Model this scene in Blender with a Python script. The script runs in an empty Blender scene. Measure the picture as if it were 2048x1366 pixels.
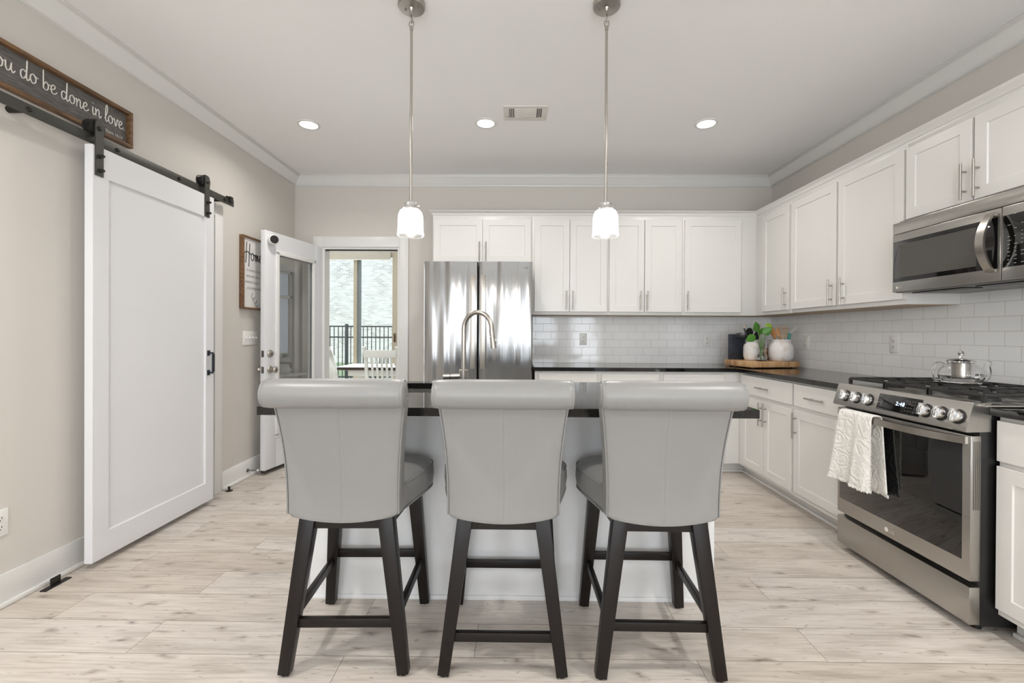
import bpy, bmesh, math, random
from mathutils import Vector, Matrix
random.seed(7)
C = bpy.context.scene.collection
PI = math.pi
# ------------------------------------------------------------------ camera
F = 890.96
cam = bpy.data.cameras.new('camera'); camo = bpy.data.objects.new('camera', cam); C.objects.link(camo)
cam.sensor_width = 36; cam.lens = F / 2048 * 36; cam.clip_start = 0.05; cam.clip_end = 200
cam.shift_y = (672.28 - 683) / 2048
right = Vector((0.99993541, 0.01002231, 0.00535993)); fwd = Vector((-0.00999974, 0.9999411, -0.00421999)); up = Vector((-0.0054019, 0.00416612, 0.99997673))
m = Matrix((right, up, -fwd)).transposed().to_4x4(); m.translation = Vector((0, 0, 1.1955)); camo.matrix_world = m
bpy.context.scene.camera = camo
# ------------------------------------------------------------------ world, sun, exposure
W = bpy.data.worlds.new('sky'); bpy.context.scene.world = W; W.use_nodes = True
bg = W.node_tree.nodes['Background']; bg.inputs[0].default_value = (0.78, 0.88, 1.0, 1); bg.inputs[1].default_value = 1.0
sun = bpy.data.lights.new('sun', 'SUN'); sun.energy = 2.7; sun.angle = 0.01; sun.color = (1, 0.95, 0.87)
suno = bpy.data.objects.new('sun', sun); C.objects.link(suno)
suno.rotation_euler = Vector((0.75, 0.5, -0.75)).to_track_quat('-Z', 'Y').to_euler()
vs = bpy.context.scene.view_settings
vs.view_transform = 'Standard'; vs.look = 'None'; vs.gamma = 1; vs.use_curve_mapping = False; vs.exposure = 0.17
try: bpy.context.scene.cycles.use_denoising = True; bpy.context.scene.cycles.max_bounces = 10; bpy.context.scene.cycles.sample_clamp_indirect = 6
except Exception: pass
def area(name, loc, d, sx, sy, power, col, spread=PI):
    l = bpy.data.lights.new(name, 'AREA'); l.shape = 'RECTANGLE'; l.size = sx; l.size_y = sy; l.energy = power; l.color = col; l.spread = spread
    o = bpy.data.objects.new(name, l); C.objects.link(o); o.location = loc; o.rotation_euler = Vector(d).to_track_quat('-Z', 'Y').to_euler(); return o
REARY = -3.2
DAY = (0.88, 0.94, 1.0)
WIN = [(-1.98, -1.32, .30, 2.32), (-.88, -.22, .30, 2.32), (.38, 1.04, .30, 2.32), (1.48, 2.14, .30, 2.32)]  # unseen rear windows, split narrow so bright and dark bands show in the fridge
for _x0, _x1, _z0, _z1 in WIN: area('rear_window_fill', ((_x0 + _x1) / 2, REARY + .02, (_z0 + _z1) / 2), (0, 1, .8), _x1 - _x0, _z1 - _z0, 34, DAY)  # added area lamps standing in for daylight, tilted up to brighten the ceiling
area('daylight_nook', (-2.5, 6.55, 1.3), (0, -1, 0), 1.4, 2.0, 45, DAY)
CANP = 14.0; CANB = 6.0
CANCOL = (1.0, 0.965, 0.925)
# ------------------------------------------------------------------ materials
def lin(c):
    return tuple((x / 255 / 12.92 if x / 255 <= 0.04045 else ((x / 255 + 0.055) / 1.055) ** 2.4) for x in c) + (1,)
def mat(name, col, rough=0.5, metal=0.0, **k):
    m = bpy.data.materials.new(name); m.use_nodes = True
    b = m.node_tree.nodes['Principled BSDF']
    b.inputs['Base Color'].default_value = lin(col) if max(col) > 1 else tuple(col) + (1,)
    b.inputs['Roughness'].default_value = rough; b.inputs['Metallic'].default_value = metal
    for kk, v in k.items(): b.inputs[kk.replace('_', ' ')].default_value = v
    return m
def N(m, t, **k):
    n = m.node_tree.nodes.new(t)
    for a, v in k.items(): setattr(n, a, v)
    return n
def Lk(m, a, b): m.node_tree.links.new(a, b)
def bsdf(m): return m.node_tree.nodes['Principled BSDF']
def pos(m, scale=(1, 1, 1), rot=(0, 0, 0), loc=(0, 0, 0), kind='geo'):
    mp = N(m, 'ShaderNodeMapping'); mp.inputs['Scale'].default_value = scale; mp.inputs['Rotation'].default_value = rot; mp.inputs['Location'].default_value = loc
    if kind == 'geo': g = N(m, 'ShaderNodeNewGeometry'); Lk(m, g.outputs['Position'], mp.inputs[0])
    else: g = N(m, 'ShaderNodeTexCoord'); Lk(m, g.outputs['Object'], mp.inputs[0])
    return mp.outputs[0]
def noise(m, vec, scale, detail=3, rough=0.5):
    n = N(m, 'ShaderNodeTexNoise'); n.inputs['Scale'].default_value = scale; n.inputs['Detail'].default_value = detail; n.inputs['Roughness'].default_value = rough
    Lk(m, vec, n.inputs['Vector']); return n.outputs['Fac']
def ramp(m, fac, stops):
    r = N(m, 'ShaderNodeValToRGB'); el = r.color_ramp.elements
    while len(el) < len(stops): el.new(0.5)
    for e, (p, c) in zip(el, stops): e.position = p; e.color = lin(c) if max(c) > 1 else tuple(c) + (1,)
    Lk(m, fac, r.inputs[0]); return r.outputs[0]
def bump(m, h, strength=0.2, dist=0.01, normal=None):
    b = N(m, 'ShaderNodeBump'); b.inputs['Strength'].default_value = strength; b.inputs['Distance'].default_value = dist
    Lk(m, h, b.inputs['Height'])
    if normal: Lk(m, normal, b.inputs['Normal'])
    Lk(m, b.outputs[0], bsdf(m).inputs['Normal']); return b.outputs[0]
def mix(m, fac, a, b, mode='MIX'):
    x = N(m, 'ShaderNodeMix', data_type='RGBA', blend_type=mode)
    for i, v in ((0, fac), (6, a), (7, b)):
        if isinstance(v, (int, float)): x.inputs[i].default_value = v
        elif isinstance(v, tuple): x.inputs[i].default_value = lin(v) if max(v) > 1 else v + (1,) * (4 - len(v))
        else: Lk(m, v, x.inputs[i])
    return x.outputs[2]
def math_(m, op, a, b=0.0):
    x = N(m, 'ShaderNodeMath', operation=op)
    for i, v in ((0, a), (1, b)):
        if isinstance(v, (int, float)): x.inputs[i].default_value = v
        else: Lk(m, v, x.inputs[i])
    return x.outputs[0]
def swiz(m, order):
    g = N(m, 'ShaderNodeNewGeometry'); s = N(m, 'ShaderNodeSeparateXYZ'); Lk(m, g.outputs['Position'], s.inputs[0])
    c = N(m, 'ShaderNodeCombineXYZ')
    for i, k in enumerate(order):
        if k in 'XYZ': Lk(m, s.outputs[k], c.inputs[i])
    return c.outputs[0]
M = {}
M['wall'] = mat('wall_paint', (211, 206, 199), 0.75)
bump(M['wall'], noise(M['wall'], pos(M['wall']), 220, 2), 0.05, 0.002)
M['ceil'] = mat('ceiling_paint', (244, 243, 242), 0.85)
M['trim'] = mat('trim_white', (230, 229, 226), 0.35)
M['doorw'] = mat('door_white', (226, 226, 228), 0.35)
M['cab'] = mat('cabinet_white', (226, 224, 220), 0.32)
M['cabunder'] = mat('cabinet_underside', (196, 172, 140), 0.5)
M['nook'] = mat('nook_cream', (224, 218, 206), 0.6)
M['isl'] = mat('island_white', (232, 232, 232), 0.4)
# floor
m = M['floor'] = mat('floor_planks', (205, 190, 172), 0.42)
bt = N(m, 'ShaderNodeTexBrick'); bt.offset = 0.37; bt.offset_frequency = 2; bt.squash = 1
bt.inputs['Color1'].default_value = (0, 0, 0, 1); bt.inputs['Color2'].default_value = (1, 1, 1, 1); bt.inputs['Mortar'].default_value = (0, 0, 0, 1)
bt.inputs['Scale'].default_value = 1; bt.inputs['Mortar Size'].default_value = 0.0012; bt.inputs['Mortar Smooth'].default_value = 0.2
bt.inputs['Brick Width'].default_value = 1.3; bt.inputs['Row Height'].default_value = 0.19; bt.inputs['Bias'].default_value = 0
Lk(m, pos(m, loc=(10.55, 9.95, 0)), bt.inputs['Vector'])
seed = N(m, 'ShaderNodeSeparateColor'); Lk(m, bt.outputs['Color'], seed.inputs[0]); rv = seed.outputs[0]
off = N(m, 'ShaderNodeCombineXYZ'); Lk(m, math_(m, 'MULTIPLY', rv, 37.0), off.inputs[0]); Lk(m, math_(m, 'MULTIPLY', rv, 11.0), off.inputs[1])
va = N(m, 'ShaderNodeVectorMath', operation='ADD'); Lk(m, pos(m, scale=(1.0, 7.0, 1)), va.inputs[0]); Lk(m, off.outputs[0], va.inputs[1])
g1 = noise(m, va.outputs[0], 2.2, 6, 0.62)
va2 = N(m, 'ShaderNodeVectorMath', operation='ADD'); Lk(m, pos(m, scale=(2.2, 45.0, 1)), va2.inputs[0]); Lk(m, off.outputs[0], va2.inputs[1])
g2 = noise(m, va2.outputs[0], 2.0, 4, 0.6)
base = ramp(m, g1, [(0.25, (178, 170, 162)), (0.45, (213, 206, 199)), (0.6, (223, 217, 210)), (0.8, (192, 184, 176))])
fine = ramp(m, g2, [(0.3, (196, 186, 176)), (0.55, (255, 255, 255))])
c1 = mix(m, 0.5, base, fine, 'MULTIPLY')
tint = ramp(m, rv, [(0.0, (236, 231, 225)), (0.5, (248, 245, 241)), (1.0, (254, 253, 252))])
c2 = mix(m, 1.0, c1, tint, 'MULTIPLY')
# knots
va3 = N(m, 'ShaderNodeVectorMath', operation='ADD'); Lk(m, pos(m, scale=(1.7, 4.4, 1)), va3.inputs[0]); Lk(m, off.outputs[0], va3.inputs[1])
dn = N(m, 'ShaderNodeTexNoise'); dn.inputs['Scale'].default_value = 5; Lk(m, va3.outputs[0], dn.inputs['Vector'])
dm = N(m, 'ShaderNodeVectorMath', operation='SCALE'); dm.inputs['Scale'].default_value = 0.28; Lk(m, dn.outputs['Color'], dm.inputs[0])
va4 = N(m, 'ShaderNodeVectorMath', operation='ADD'); Lk(m, va3.outputs[0], va4.inputs[0]); Lk(m, dm.outputs[0], va4.inputs[1])
vo = N(m, 'ShaderNodeTexVoronoi'); vo.voronoi_dimensions = '2D'; vo.inputs['Scale'].default_value = 1.7; Lk(m, va4.outputs[0], vo.inputs['Vector'])
kn = ramp(m, vo.outputs['Distance'], [(0.02, (1, 1, 1)), (0.07, (0.45, 0.45, 0.45)), (0.15, (0, 0, 0))])
kn2 = math_(m, 'MULTIPLY', kn, ramp(m, g2, [(0.4, (0.3, 0.3, 0.3)), (0.6, (0.9, 0.9, 0.9))]))
_m2 = N(m, 'ShaderNodeVectorMath', operation='MULTIPLY'); _m2.inputs[1].default_value = (1.6, 3.4, 1); Lk(m, va4.outputs[0], _m2.inputs[0])
_v2 = N(m, 'ShaderNodeTexVoronoi'); _v2.voronoi_dimensions = '2D'; _v2.inputs['Scale'].default_value = 2.1; Lk(m, _m2.outputs[0], _v2.inputs['Vector'])
kn2 = math_(m, 'MAXIMUM', kn2, math_(m, 'MULTIPLY', ramp(m, _v2.outputs['Distance'], [(0.03, (1, 1, 1)), (0.10, (0, 0, 0))]), 0.45))
c3 = mix(m, kn2, c2, (112, 95, 84))
c4 = mix(m, bt.outputs['Fac'], c3, (120, 108, 98))
Lk(m, c4, bsdf(m).inputs['Base Color'])
bump(m, math_(m, 'SUBTRACT', math_(m, 'MULTIPLY', g2, 0.25), bt.outputs['Fac']), 0.25, 0.002)
# tiles
def tile(name, order, x0):
    m = mat(name, (222, 220, 216), 0.09)
    b = N(m, 'ShaderNodeTexBrick'); b.offset = 0.5; b.inputs['Scale'].default_value = 1; b.inputs['Mortar Size'].default_value = 0.0016; b.inputs['Mortar Smooth'].default_value = 0.3
    b.inputs['Brick Width'].default_value = 0.154; b.inputs['Row Height'].default_value = 0.0778; b.inputs['Bias'].default_value = 0
    b.inputs['Color1'].default_value = lin((240, 240, 240)); b.inputs['Color2'].default_value = lin((244, 244, 243)); b.inputs['Mortar'].default_value = lin((206, 202, 197))
    mp = N(m, 'ShaderNodeMapping'); mp.inputs['Location'].default_value = (10 * 0.154 - x0, -0.914 + 0.0778 * 20, 0); Lk(m, swiz(m, order), mp.inputs[0]); Lk(m, mp.outputs[0], b.inputs['Vector'])
    Lk(m, b.outputs['Color'], bsdf(m).inputs['Base Color'])
    wob = noise(m, mp.outputs[0], 9, 1)
    Lk(m, math_(m, 'ADD', math_(m, 'MULTIPLY', b.outputs['Fac'], 0.5), 0.08), bsdf(m).inputs['Roughness'])
    bump(m, math_(m, 'SUBTRACT', math_(m, 'MULTIPLY', wob, 0.9), b.outputs['Fac']), 0.35, 0.0022)
    return m
M['tileb'] = tile('subway_tile_back', 'XZ-', 0.807); M['tiler'] = tile('subway_tile_right', 'YZ-', 0.02)
# granite
m = M['granite'] = mat('black_granite', (22, 21, 20), 0.06)
vo = N(m, 'ShaderNodeTexVoronoi'); vo.inputs['Scale'].default_value = 260; Lk(m, pos(m), vo.inputs['Vector'])
sp = ramp(m, noise(m, pos(m), 300, 2), [(0.55, (12, 12, 12)), (0.68, (48, 45, 41)), (0.8, (92, 88, 82))])
Lk(m, sp, bsdf(m).inputs['Base Color'])
# metals
def steel(name, col, rough, axis, wave=0.0):
    m = mat(name, col, rough, 1.0)
    s = {'Z': (300, 300, 2), 'Y': (300, 2, 300), 'X': (2, 300, 300)}[axis]
    n = noise(m, pos(m, scale=s), 1.0, 2)
    Lk(m, math_(m, 'ADD', math_(m, 'MULTIPLY', n, 0.12), rough - 0.06), bsdf(m).inputs['Roughness'])
    bsdf(m).inputs['Anisotropic'].default_value = 0.5; nb = None
    if wave:
        w = noise(m, pos(m, scale=(1, 0.2, 0.1)), 11.0, 0.5)
        b = N(m, 'ShaderNodeBump'); b.inputs['Strength'].default_value = wave; b.inputs['Distance'].default_value = 0.02
        Lk(m, w, b.inputs['Height']); Lk(m, b.outputs[0], bsdf(m).inputs['Normal'])
    return m
M['steel'] = steel('brushed_steel', (180, 177, 172), 0.3, 'Y')
M['fridge'] = steel('fridge_steel', (148, 147, 146), 0.18, 'Z', 1.0)
M['nickel'] = mat('brushed_nickel', (182, 177, 170), 0.3, 1.0)
M['chrome'] = mat('polished_chrome', (225, 225, 225), 0.08, 1.0)
M['dsteel'] = mat('dark_steel', (120, 117, 112), 0.35, 1.0)  # darker grey steel for appliance bodies, grooves and small plates
M['blackglass'] = mat('black_glass', (14, 13, 13), 0.03, 0.0, Coat_Weight=0.6, Coat_Roughness=0.02)
M['mesh'] = mat('oven_window_screen', (74, 71, 66), 0.12)
M['black'] = mat('black_enamel', (24, 23, 23), 0.35)
M['iron'] = mat('cast_iron', (38, 37, 36), 0.5)
M['rail'] = mat('dark_bronze_steel', (72, 71, 66), 0.45, 0.4)
M['railb'] = mat('black_hardware', (42, 40, 38), 0.45, 0.4)
M['handle'] = mat('slate_handle', (52, 58, 66), 0.4, 0.5)
# leather
m = M['leather'] = mat('grey_leather', (140, 139, 137), 0.36)
nb = noise(m, pos(m, kind='obj'), 420, 3); n2 = noise(m, pos(m, kind='obj'), 14, 2)
bump(m, math_(m, 'ADD', math_(m, 'MULTIPLY', nb, 0.12), n2), 0.12, 0.006)
M['stitch'] = mat('grey_thread', (158, 155, 151), 0.7)
M['espresso'] = mat('espresso_wood', (20, 14, 12), 0.36, Specular_IOR_Level=0.35)
M['oak'] = mat('oak_board', (196, 152, 106), 0.5)
m = M['oak']; Lk(m, ramp(m, noise(m, pos(m, scale=(22, 22, 1.5)), 1.2, 3), [(0.3, (168, 122, 80)), (0.5, (202, 160, 114)), (0.7, (216, 178, 134))]), bsdf(m).inputs['Base Color'])
m = M['walnut'] = mat('stained_frame_wood', (112, 80, 52), 0.55)
Lk(m, ramp(m, noise(m, pos(m, scale=(40, 6, 40)), 1.5, 4), [(0.3, (86, 60, 38)), (0.55, (122, 90, 60)), (0.75, (140, 106, 72))]), bsdf(m).inputs['Base Color'])
m = M['slate'] = mat('weathered_black_board', (82, 78, 75), 0.7)
Lk(m, ramp(m, noise(m, pos(m, scale=(1, 6, 60)), 2.2, 7, 0.72), [(0.3, (70, 67, 65)), (0.5, (98, 95, 92)), (0.64, (116, 112, 108)), (0.72, (178, 174, 168))]), bsdf(m).inputs['Base Color'])
M['letter'] = mat('white_lettering', (232, 228, 218), 0.6)
M['ink'] = mat('black_ink', (34, 33, 33), 0.6)
M['inkg'] = mat('grey_ink', (140, 140, 140), 0.6)
M['canvas'] = mat('white_panel', (232, 230, 226), 0.6)
M['plastic'] = mat('white_plastic', (236, 234, 230), 0.3)
M['slot'] = mat('dark_slot', (48, 44, 40), 0.6)
M['vent'] = mat('vent_white', (222, 218, 212), 0.5)
def emis(name, col, s):
    m = mat(name, (255, 255, 255), 0.4); b = bsdf(m); b.inputs['Emission Color'].default_value = tuple(col) + (1,); b.inputs['Emission Strength'].default_value = s; return m
M['lamp'] = emis('lit_diffuser', (1, 0.95, 0.86), 9)
M['bulb'] = emis('lit_bulb', (1, 0.96, 0.9), 45)
M['digit'] = emis('clock_digits', (0.45, 0.72, 1.0), 3)
M['legend'] = mat('grey_legend', (150, 150, 148), 0.5)
m = M['seeded'] = bpy.data.materials.new('seeded_glass'); m.use_nodes = True; m.node_tree.nodes.clear()
_o = N(m, 'ShaderNodeOutputMaterial'); _t = N(m, 'ShaderNodeBsdfTransparent'); _l = N(m, 'ShaderNodeBsdfTranslucent'); _g = N(m, 'ShaderNodeBsdfGlossy'); _g.inputs['Roughness'].default_value = 0.3
_v = N(m, 'ShaderNodeTexVoronoi'); _v.inputs['Scale'].default_value = 150; Lk(m, pos(m, kind='obj'), _v.inputs['Vector'])
_f = ramp(m, _v.outputs['Distance'], [(0.12, (0.01, 0.01, 0.01)), (0.45, (0.11, 0.11, 0.11))])
_x = N(m, 'ShaderNodeMixShader'); Lk(m, _f, _x.inputs[0]); Lk(m, _t.outputs[0], _x.inputs[1]); Lk(m, _l.outputs[0], _x.inputs[2])
_r = N(m, 'ShaderNodeLayerWeight'); _r.inputs[0].default_value = 0.12; _y = N(m, 'ShaderNodeMixShader'); Lk(m, _r.outputs[0], _y.inputs[0]); Lk(m, _x.outputs[0], _y.inputs[1]); Lk(m, _g.outputs[0], _y.inputs[2]); Lk(m, _y.outputs[0], _o.inputs[0])
M['glass'] = mat('clear_glass', (255, 255, 255), 0.0, 0, Transmission_Weight=1.0, IOR=1.45)
def pane(name, alpha, col=(255, 255, 255)):
    m = bpy.data.materials.new(name); m.use_nodes = True; nt = m.node_tree; nt.nodes.clear()
    o = nt.nodes.new('ShaderNodeOutputMaterial'); t = nt.nodes.new('ShaderNodeBsdfTransparent'); g = nt.nodes.new('ShaderNodeBsdfGlossy'); g.inputs['Roughness'].default_value = 0.0
    t.inputs[0].default_value = lin(col); lw = nt.nodes.new('ShaderNodeLayerWeight'); lw.inputs[0].default_value = 0.5; pw = nt.nodes.new('ShaderNodeMath'); pw.operation = 'POWER'; pw.inputs[1].default_value = 4.0; nt.links.new(lw.outputs['Facing'], pw.inputs[0])
    f = nt.nodes.new('ShaderNodeMath'); f.operation = 'MULTIPLY_ADD'; f.inputs[1].default_value = 1 - alpha; f.inputs[2].default_value = alpha; nt.links.new(pw.outputs[0], f.inputs[0]); x = nt.nodes.new('ShaderNodeMixShader')
    nt.links.new(f.outputs[0], x.inputs[0]); nt.links.new(t.outputs[0], x.inputs[1]); nt.links.new(g.outputs[0], x.inputs[2]); nt.links.new(x.outputs[0], o.inputs[0]); return m
M['pane'] = pane('window_pane', 0.03)
M['doorglass'] = pane('door_pane', 0.12, (240, 241, 241))
m = M['towel'] = mat('white_terry', (236, 233, 226), 0.95, Sheen_Weight=0.5)
wv = N(m, 'ShaderNodeTexVoronoi'); wv.feature = 'F1'; wv.inputs['Scale'].default_value = 11
_n = N(m, 'ShaderNodeTexNoise'); _n.inputs['Scale'].default_value = 18; Lk(m, pos(m, kind='obj'), _n.inputs['Vector']); _s = N(m, 'ShaderNodeVectorMath', operation='SCALE'); _s.inputs['Scale'].default_value = 0.05; Lk(m, _n.outputs['Color'], _s.inputs[0])
_a = N(m, 'ShaderNodeVectorMath', operation='ADD'); Lk(m, _s.outputs[0], _a.inputs[0]); Lk(m, pos(m, kind='obj'), _a.inputs[1]); Lk(m, _a.outputs[0], wv.inputs['Vector'])
rg = math_(m, 'SINE', math_(m, 'MULTIPLY', wv.outputs['Distance'], 26.0))
bump(m, math_(m, 'ADD', rg, math_(m, 'MULTIPLY', noise(m, pos(m, kind='obj'), 120, 3), 3.0)), 0.45, 0.004)
m = M['ceramic'] = mat('whitewashed_jar', (226, 218, 212), 0.4)
Lk(m, ramp(m, noise(m, pos(m, kind='obj'), 22, 4), [(0.32, (218, 204, 194)), (0.48, (228, 222, 218)), (0.7, (232, 229, 227))]), bsdf(m).inputs['Base Color'])
m = M['speck'] = mat('speckled_slate', (44, 46, 52), 0.5)
Lk(m, ramp(m, noise(m, pos(m, kind='obj'), 160, 2), [(0.55, (40, 42, 48)), (0.68, (92, 104, 126))]), bsdf(m).inputs['Base Color'])
M['blackplastic'] = mat('black_nylon', (24, 24, 27), 0.35)
M['teal'] = mat('teal_silicone', (66, 150, 134), 0.5)
M['spoonwood'] = mat('spoon_wood', (178, 128, 78), 0.55); M['palewood'] = mat('pale_beech', (196, 172, 146), 0.55)
m = M['leaf'] = mat('pothos_leaf', (74, 128, 44), 0.35); M['leafy'] = mat('variegated_leaf', (150, 186, 66), 0.35); M['stem'] = mat('plant_stem', (110, 146, 80), 0.5); M['root'] = mat('pale_stem', (206, 196, 170), 0.6)
M['grain'] = mat('oat_filling', (190, 152, 116), 0.8)
m = M['grass'] = mat('lawn', (104, 150, 84), 0.9)
Lk(m, ramp(m, noise(m, pos(m), 6, 6, 0.7), [(0.3, (92, 118, 92)), (0.5, (134, 158, 124)), (0.7, (178, 196, 160))]), bsdf(m).inputs['Base Color'])
m = M['brick'] = mat('whitewashed_brick', (226, 226, 222), 0.85)
b = N(m, 'ShaderNodeTexBrick'); b.offset = 0.5; b.inputs['Scale'].default_value = 1; b.inputs['Mortar Size'].default_value = 0.008; b.inputs['Brick Width'].default_value = 0.22; b.inputs['Row Height'].default_value = 0.078; b.inputs['Bias'].default_value = -0.1
b.inputs['Color1'].default_value = lin((236, 236, 236)); b.inputs['Color2'].default_value = lin((184, 183, 182)); b.inputs['Mortar'].default_value = lin((240, 240, 240)); Lk(m, swiz(m, 'XZ-'), b.inputs['Vector'])
nz = ramp(m, noise(m, swiz(m, 'XZ-'), 1.1, 4), [(0.35, (0.25, 0.25, 0.25)), (0.6, (1, 1, 1))])
Lk(m, mix(m, nz, (238, 239, 240), b.outputs['Color']), bsdf(m).inputs['Base Color'])
M['fence'] = mat('black_aluminium', (36, 44, 52), 0.5)
M['chairw'] = mat('nook_chair_white', (236, 236, 230), 0.4)
M['tabled'] = mat('dark_table_top', (52, 36, 30), 0.25)
M['creamf'] = mat('cream_vinyl', (212, 202, 182), 0.45)
M['bluegrey'] = mat('bluegrey_vinyl', (150, 162, 168), 0.5)  # blue-grey vinyl of the second sash stile
M['curtain'] = mat('sheer_curtain', (236, 232, 224), 0.8)
M['snow'] = mat('white_ceramic', (240, 240, 240), 0.3); M['hat'] = mat('grey_felt', (88, 84, 82), 0.8)
M['road'] = mat('far_ground', (120, 140, 90), 0.9)
# ------------------------------------------------------------------ mesh builder
class MB:
    def __init__(s): s.bm = bmesh.new()
    def box(s, x0, x1, y0, y1, z0, z1, bev=0, seg=2):
        x0, x1 = sorted((x0, x1)); y0, y1 = sorted((y0, y1)); z0, z1 = sorted((z0, z1))
        r = bmesh.ops.create_cube(s.bm, size=1, matrix=Matrix.Translation(((x0 + x1) / 2, (y0 + y1) / 2, (z0 + z1) / 2)) @ Matrix.Diagonal((x1 - x0, y1 - y0, z1 - z0, 1)))
        if bev: s._bev(r['verts'], bev, seg)
        return s
    def _bev(s, vs, bev, seg=2):
        es = list({e for v in vs for e in v.link_edges})
        bmesh.ops.bevel(s.bm, geom=es, offset=bev, segments=seg, affect='EDGES', profile=0.5)
    def obox(s, c, U, V, Wd, hu, hv, hw, bev=0, seg=2):
        c = Vector(c); U = Vector(U).normalized(); V = Vector(V).normalized(); Wd = Vector(Wd).normalized()
        mt = Matrix((U, V, Wd)).transposed().to_4x4(); mt.translation = c
        r = bmesh.ops.create_cube(s.bm, size=1, matrix=mt @ Matrix.Diagonal((2 * hu, 2 * hv, 2 * hw, 1)))
        if bev: s._bev(r['verts'], bev, seg)
        return s
    def bar(s, a, b, w, h, up=(0, 0, 1), bev=0, w2=None, h2=None):
        a = Vector(a); b = Vector(b); d = (b - a).normalized(); u = Vector(up); sd = d.cross(u).normalized(); v = sd.cross(d).normalized()
        w2 = w if w2 is None else w2; h2 = h if h2 is None else h2
        r0 = [a + sd * i * w / 2 + v * j * h / 2 for i, j in ((-1, -1), (1, -1), (1, 1), (-1, 1))]
        r1 = [b + sd * i * w2 / 2 + v * j * h2 / 2 for i, j in ((-1, -1), (1, -1), (1, 1), (-1, 1))]
        vs = s.loft([r0, r1])
        if bev: s._bev(vs, bev, 2)
        return s
    def loft(s, rings, closed=True, caps=True, wrap=False):
        R = [[s.bm.verts.new(p) for p in r] for r in rings]; n = len(R[0])
        pairs = list(zip(R, R[1:])) + ([(R[-1], R[0])] if wrap else [])
        for a, b in pairs:
            for i in range(n if closed else n - 1):
                j = (i + 1) % n
                try: s.bm.faces.new((a[i], a[j], b[j], b[i]))
                except ValueError: pass
        if caps and closed and not wrap:
            for r in (R[0][::-1], R[-1]):
                try: s.bm.faces.new(r)
                except ValueError: pass
        return [v for r in R for v in r]
    def cyl(s, a, b, r, r2=None, seg=20):
        a = Vector(a); b = Vector(b); r2 = r if r2 is None else r2; d = (b - a).normalized()
        t = Vector((0, 0, 1)) if abs(d.z) < 0.9 else Vector((1, 0, 0)); u = d.cross(t).normalized(); v = d.cross(u)
        ring = lambda c, q: [c + (u * math.cos(k * 2 * PI / seg) + v * math.sin(k * 2 * PI / seg)) * q for k in range(seg)]
        s.loft([ring(a, r), ring(b, r2)]); return s
    def tube(s, pts, r, seg=10, closed=False, flat=None):
        pts = [Vector(p) for p in pts]; n = len(pts); rings = []; pu = None; pd = None
        for i, p in enumerate(pts):
            if closed: d = (pts[(i + 1) % n] - pts[i - 1]).normalized()
            else:
                d = pts[min(i + 1, n - 1)] - pts[max(i - 1, 0)]
                if d.length < .25 * (pts[i] - pts[i - 1 if i else 1]).length: d = pd if pd else pts[i] - pts[i - 1]
                d = d.normalized()
            pd = d
            if pu is None:
                t = Vector(flat) if flat else (Vector((0, 0, 1)) if abs(d.z) < 0.9 else Vector((1, 0, 0))); pu = d.cross(t).normalized()
            else: pu = (pu - d * pu.dot(d)).normalized()
            v = d.cross(pu); rr = r[i] if isinstance(r, (list, tuple)) else r
            rings.append([p + (pu * math.cos(k * 2 * PI / seg) + v * math.sin(k * 2 * PI / seg)) * rr for k in range(seg)])
        s.loft(rings, wrap=closed); return s
    def lathe(s, prof, c=(0, 0, 0), seg=32, axis=(0, 0, 1), caps=True, sx=1, sy=1, ang=0):
        c = Vector(c); d = Vector(axis).normalized(); t = Vector((1, 0, 0)) if abs(d.x) < 0.9 else Vector((0, 1, 0)); v = d.cross(t).normalized(); u = v.cross(d)
        u, v = u * math.cos(ang) + v * math.sin(ang), v * math.cos(ang) - u * math.sin(ang)
        s.loft([[c + d * z + (u * math.cos(k * 2 * PI / seg) * sx + v * math.sin(k * 2 * PI / seg) * sy) * max(r, 1e-5) for k in range(seg)] for r, z in prof], caps=caps); return s
    def sphere(s, c, rx, ry=None, rz=None, seg=20):
        ry = rx if ry is None else ry; rz = rx if rz is None else rz
        bmesh.ops.create_uvsphere(s.bm, u_segments=seg, v_segments=seg // 2 + 2, radius=1, matrix=Matrix.Translation(c) @ Matrix.Diagonal((rx, ry, rz, 1))); return s
    def prism(s, poly, f):
        """poly: 2-D outline; f(u, v, t) maps to 3-D with t 0 and 1"""
        s.loft([[Vector(f(u, v, 0)) for u, v in poly], [Vector(f(u, v, 1)) for u, v in poly]]); return s
    def prof(s, poly, path):
        """sweep outline by explicit rings: path = list of functions (u,v)->point"""
        s.loft([[Vector(g(u, v)) for u, v in poly] for g in path]); return s
    def build(s, name, m, offset=(0, 0, 0), smooth=True, ang=32):
        bm = s.bm; bmesh.ops.recalc_face_normals(bm, faces=bm.faces)
        me = bpy.data.meshes.new(name); o = Vector(offset)
        for v in bm.verts: v.co -= o
        bm.to_mesh(me); bm.free()
        if smooth:
            me.shade_smooth()
            me.set_sharp_from_angle(angle=math.radians(ang))
        if m is not None: me.materials.append(m)
        ob = bpy.data.objects.new(name, me); C.objects.link(ob); return ob
ORG = {}
def thing(name, label, cat, loc=(0, 0, 0), rotz=0, group=None):
    o = bpy.data.objects.new(name, None); C.objects.link(o); o.empty_display_size = 0.05
    o.location = loc; o.rotation_euler = (0, 0, rotz); o['label'] = label; o['category'] = cat
    if group: o['group'] = group
    ORG[o.name] = Vector(loc); return o
def part(name, mb, m, parent, label=None, local=False, ang=32, smooth=True):
    """world-coordinate mesh hung under its parent (local=True: mesh is already in the thing's own frame)"""
    off = Vector((0, 0, 0)) if local else ORG[parent.name]
    ob = mb.build(name, m, off, smooth, ang); ob.parent = parent; ORG[ob.name] = off
    if label: ob['label'] = label
    return ob
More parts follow.
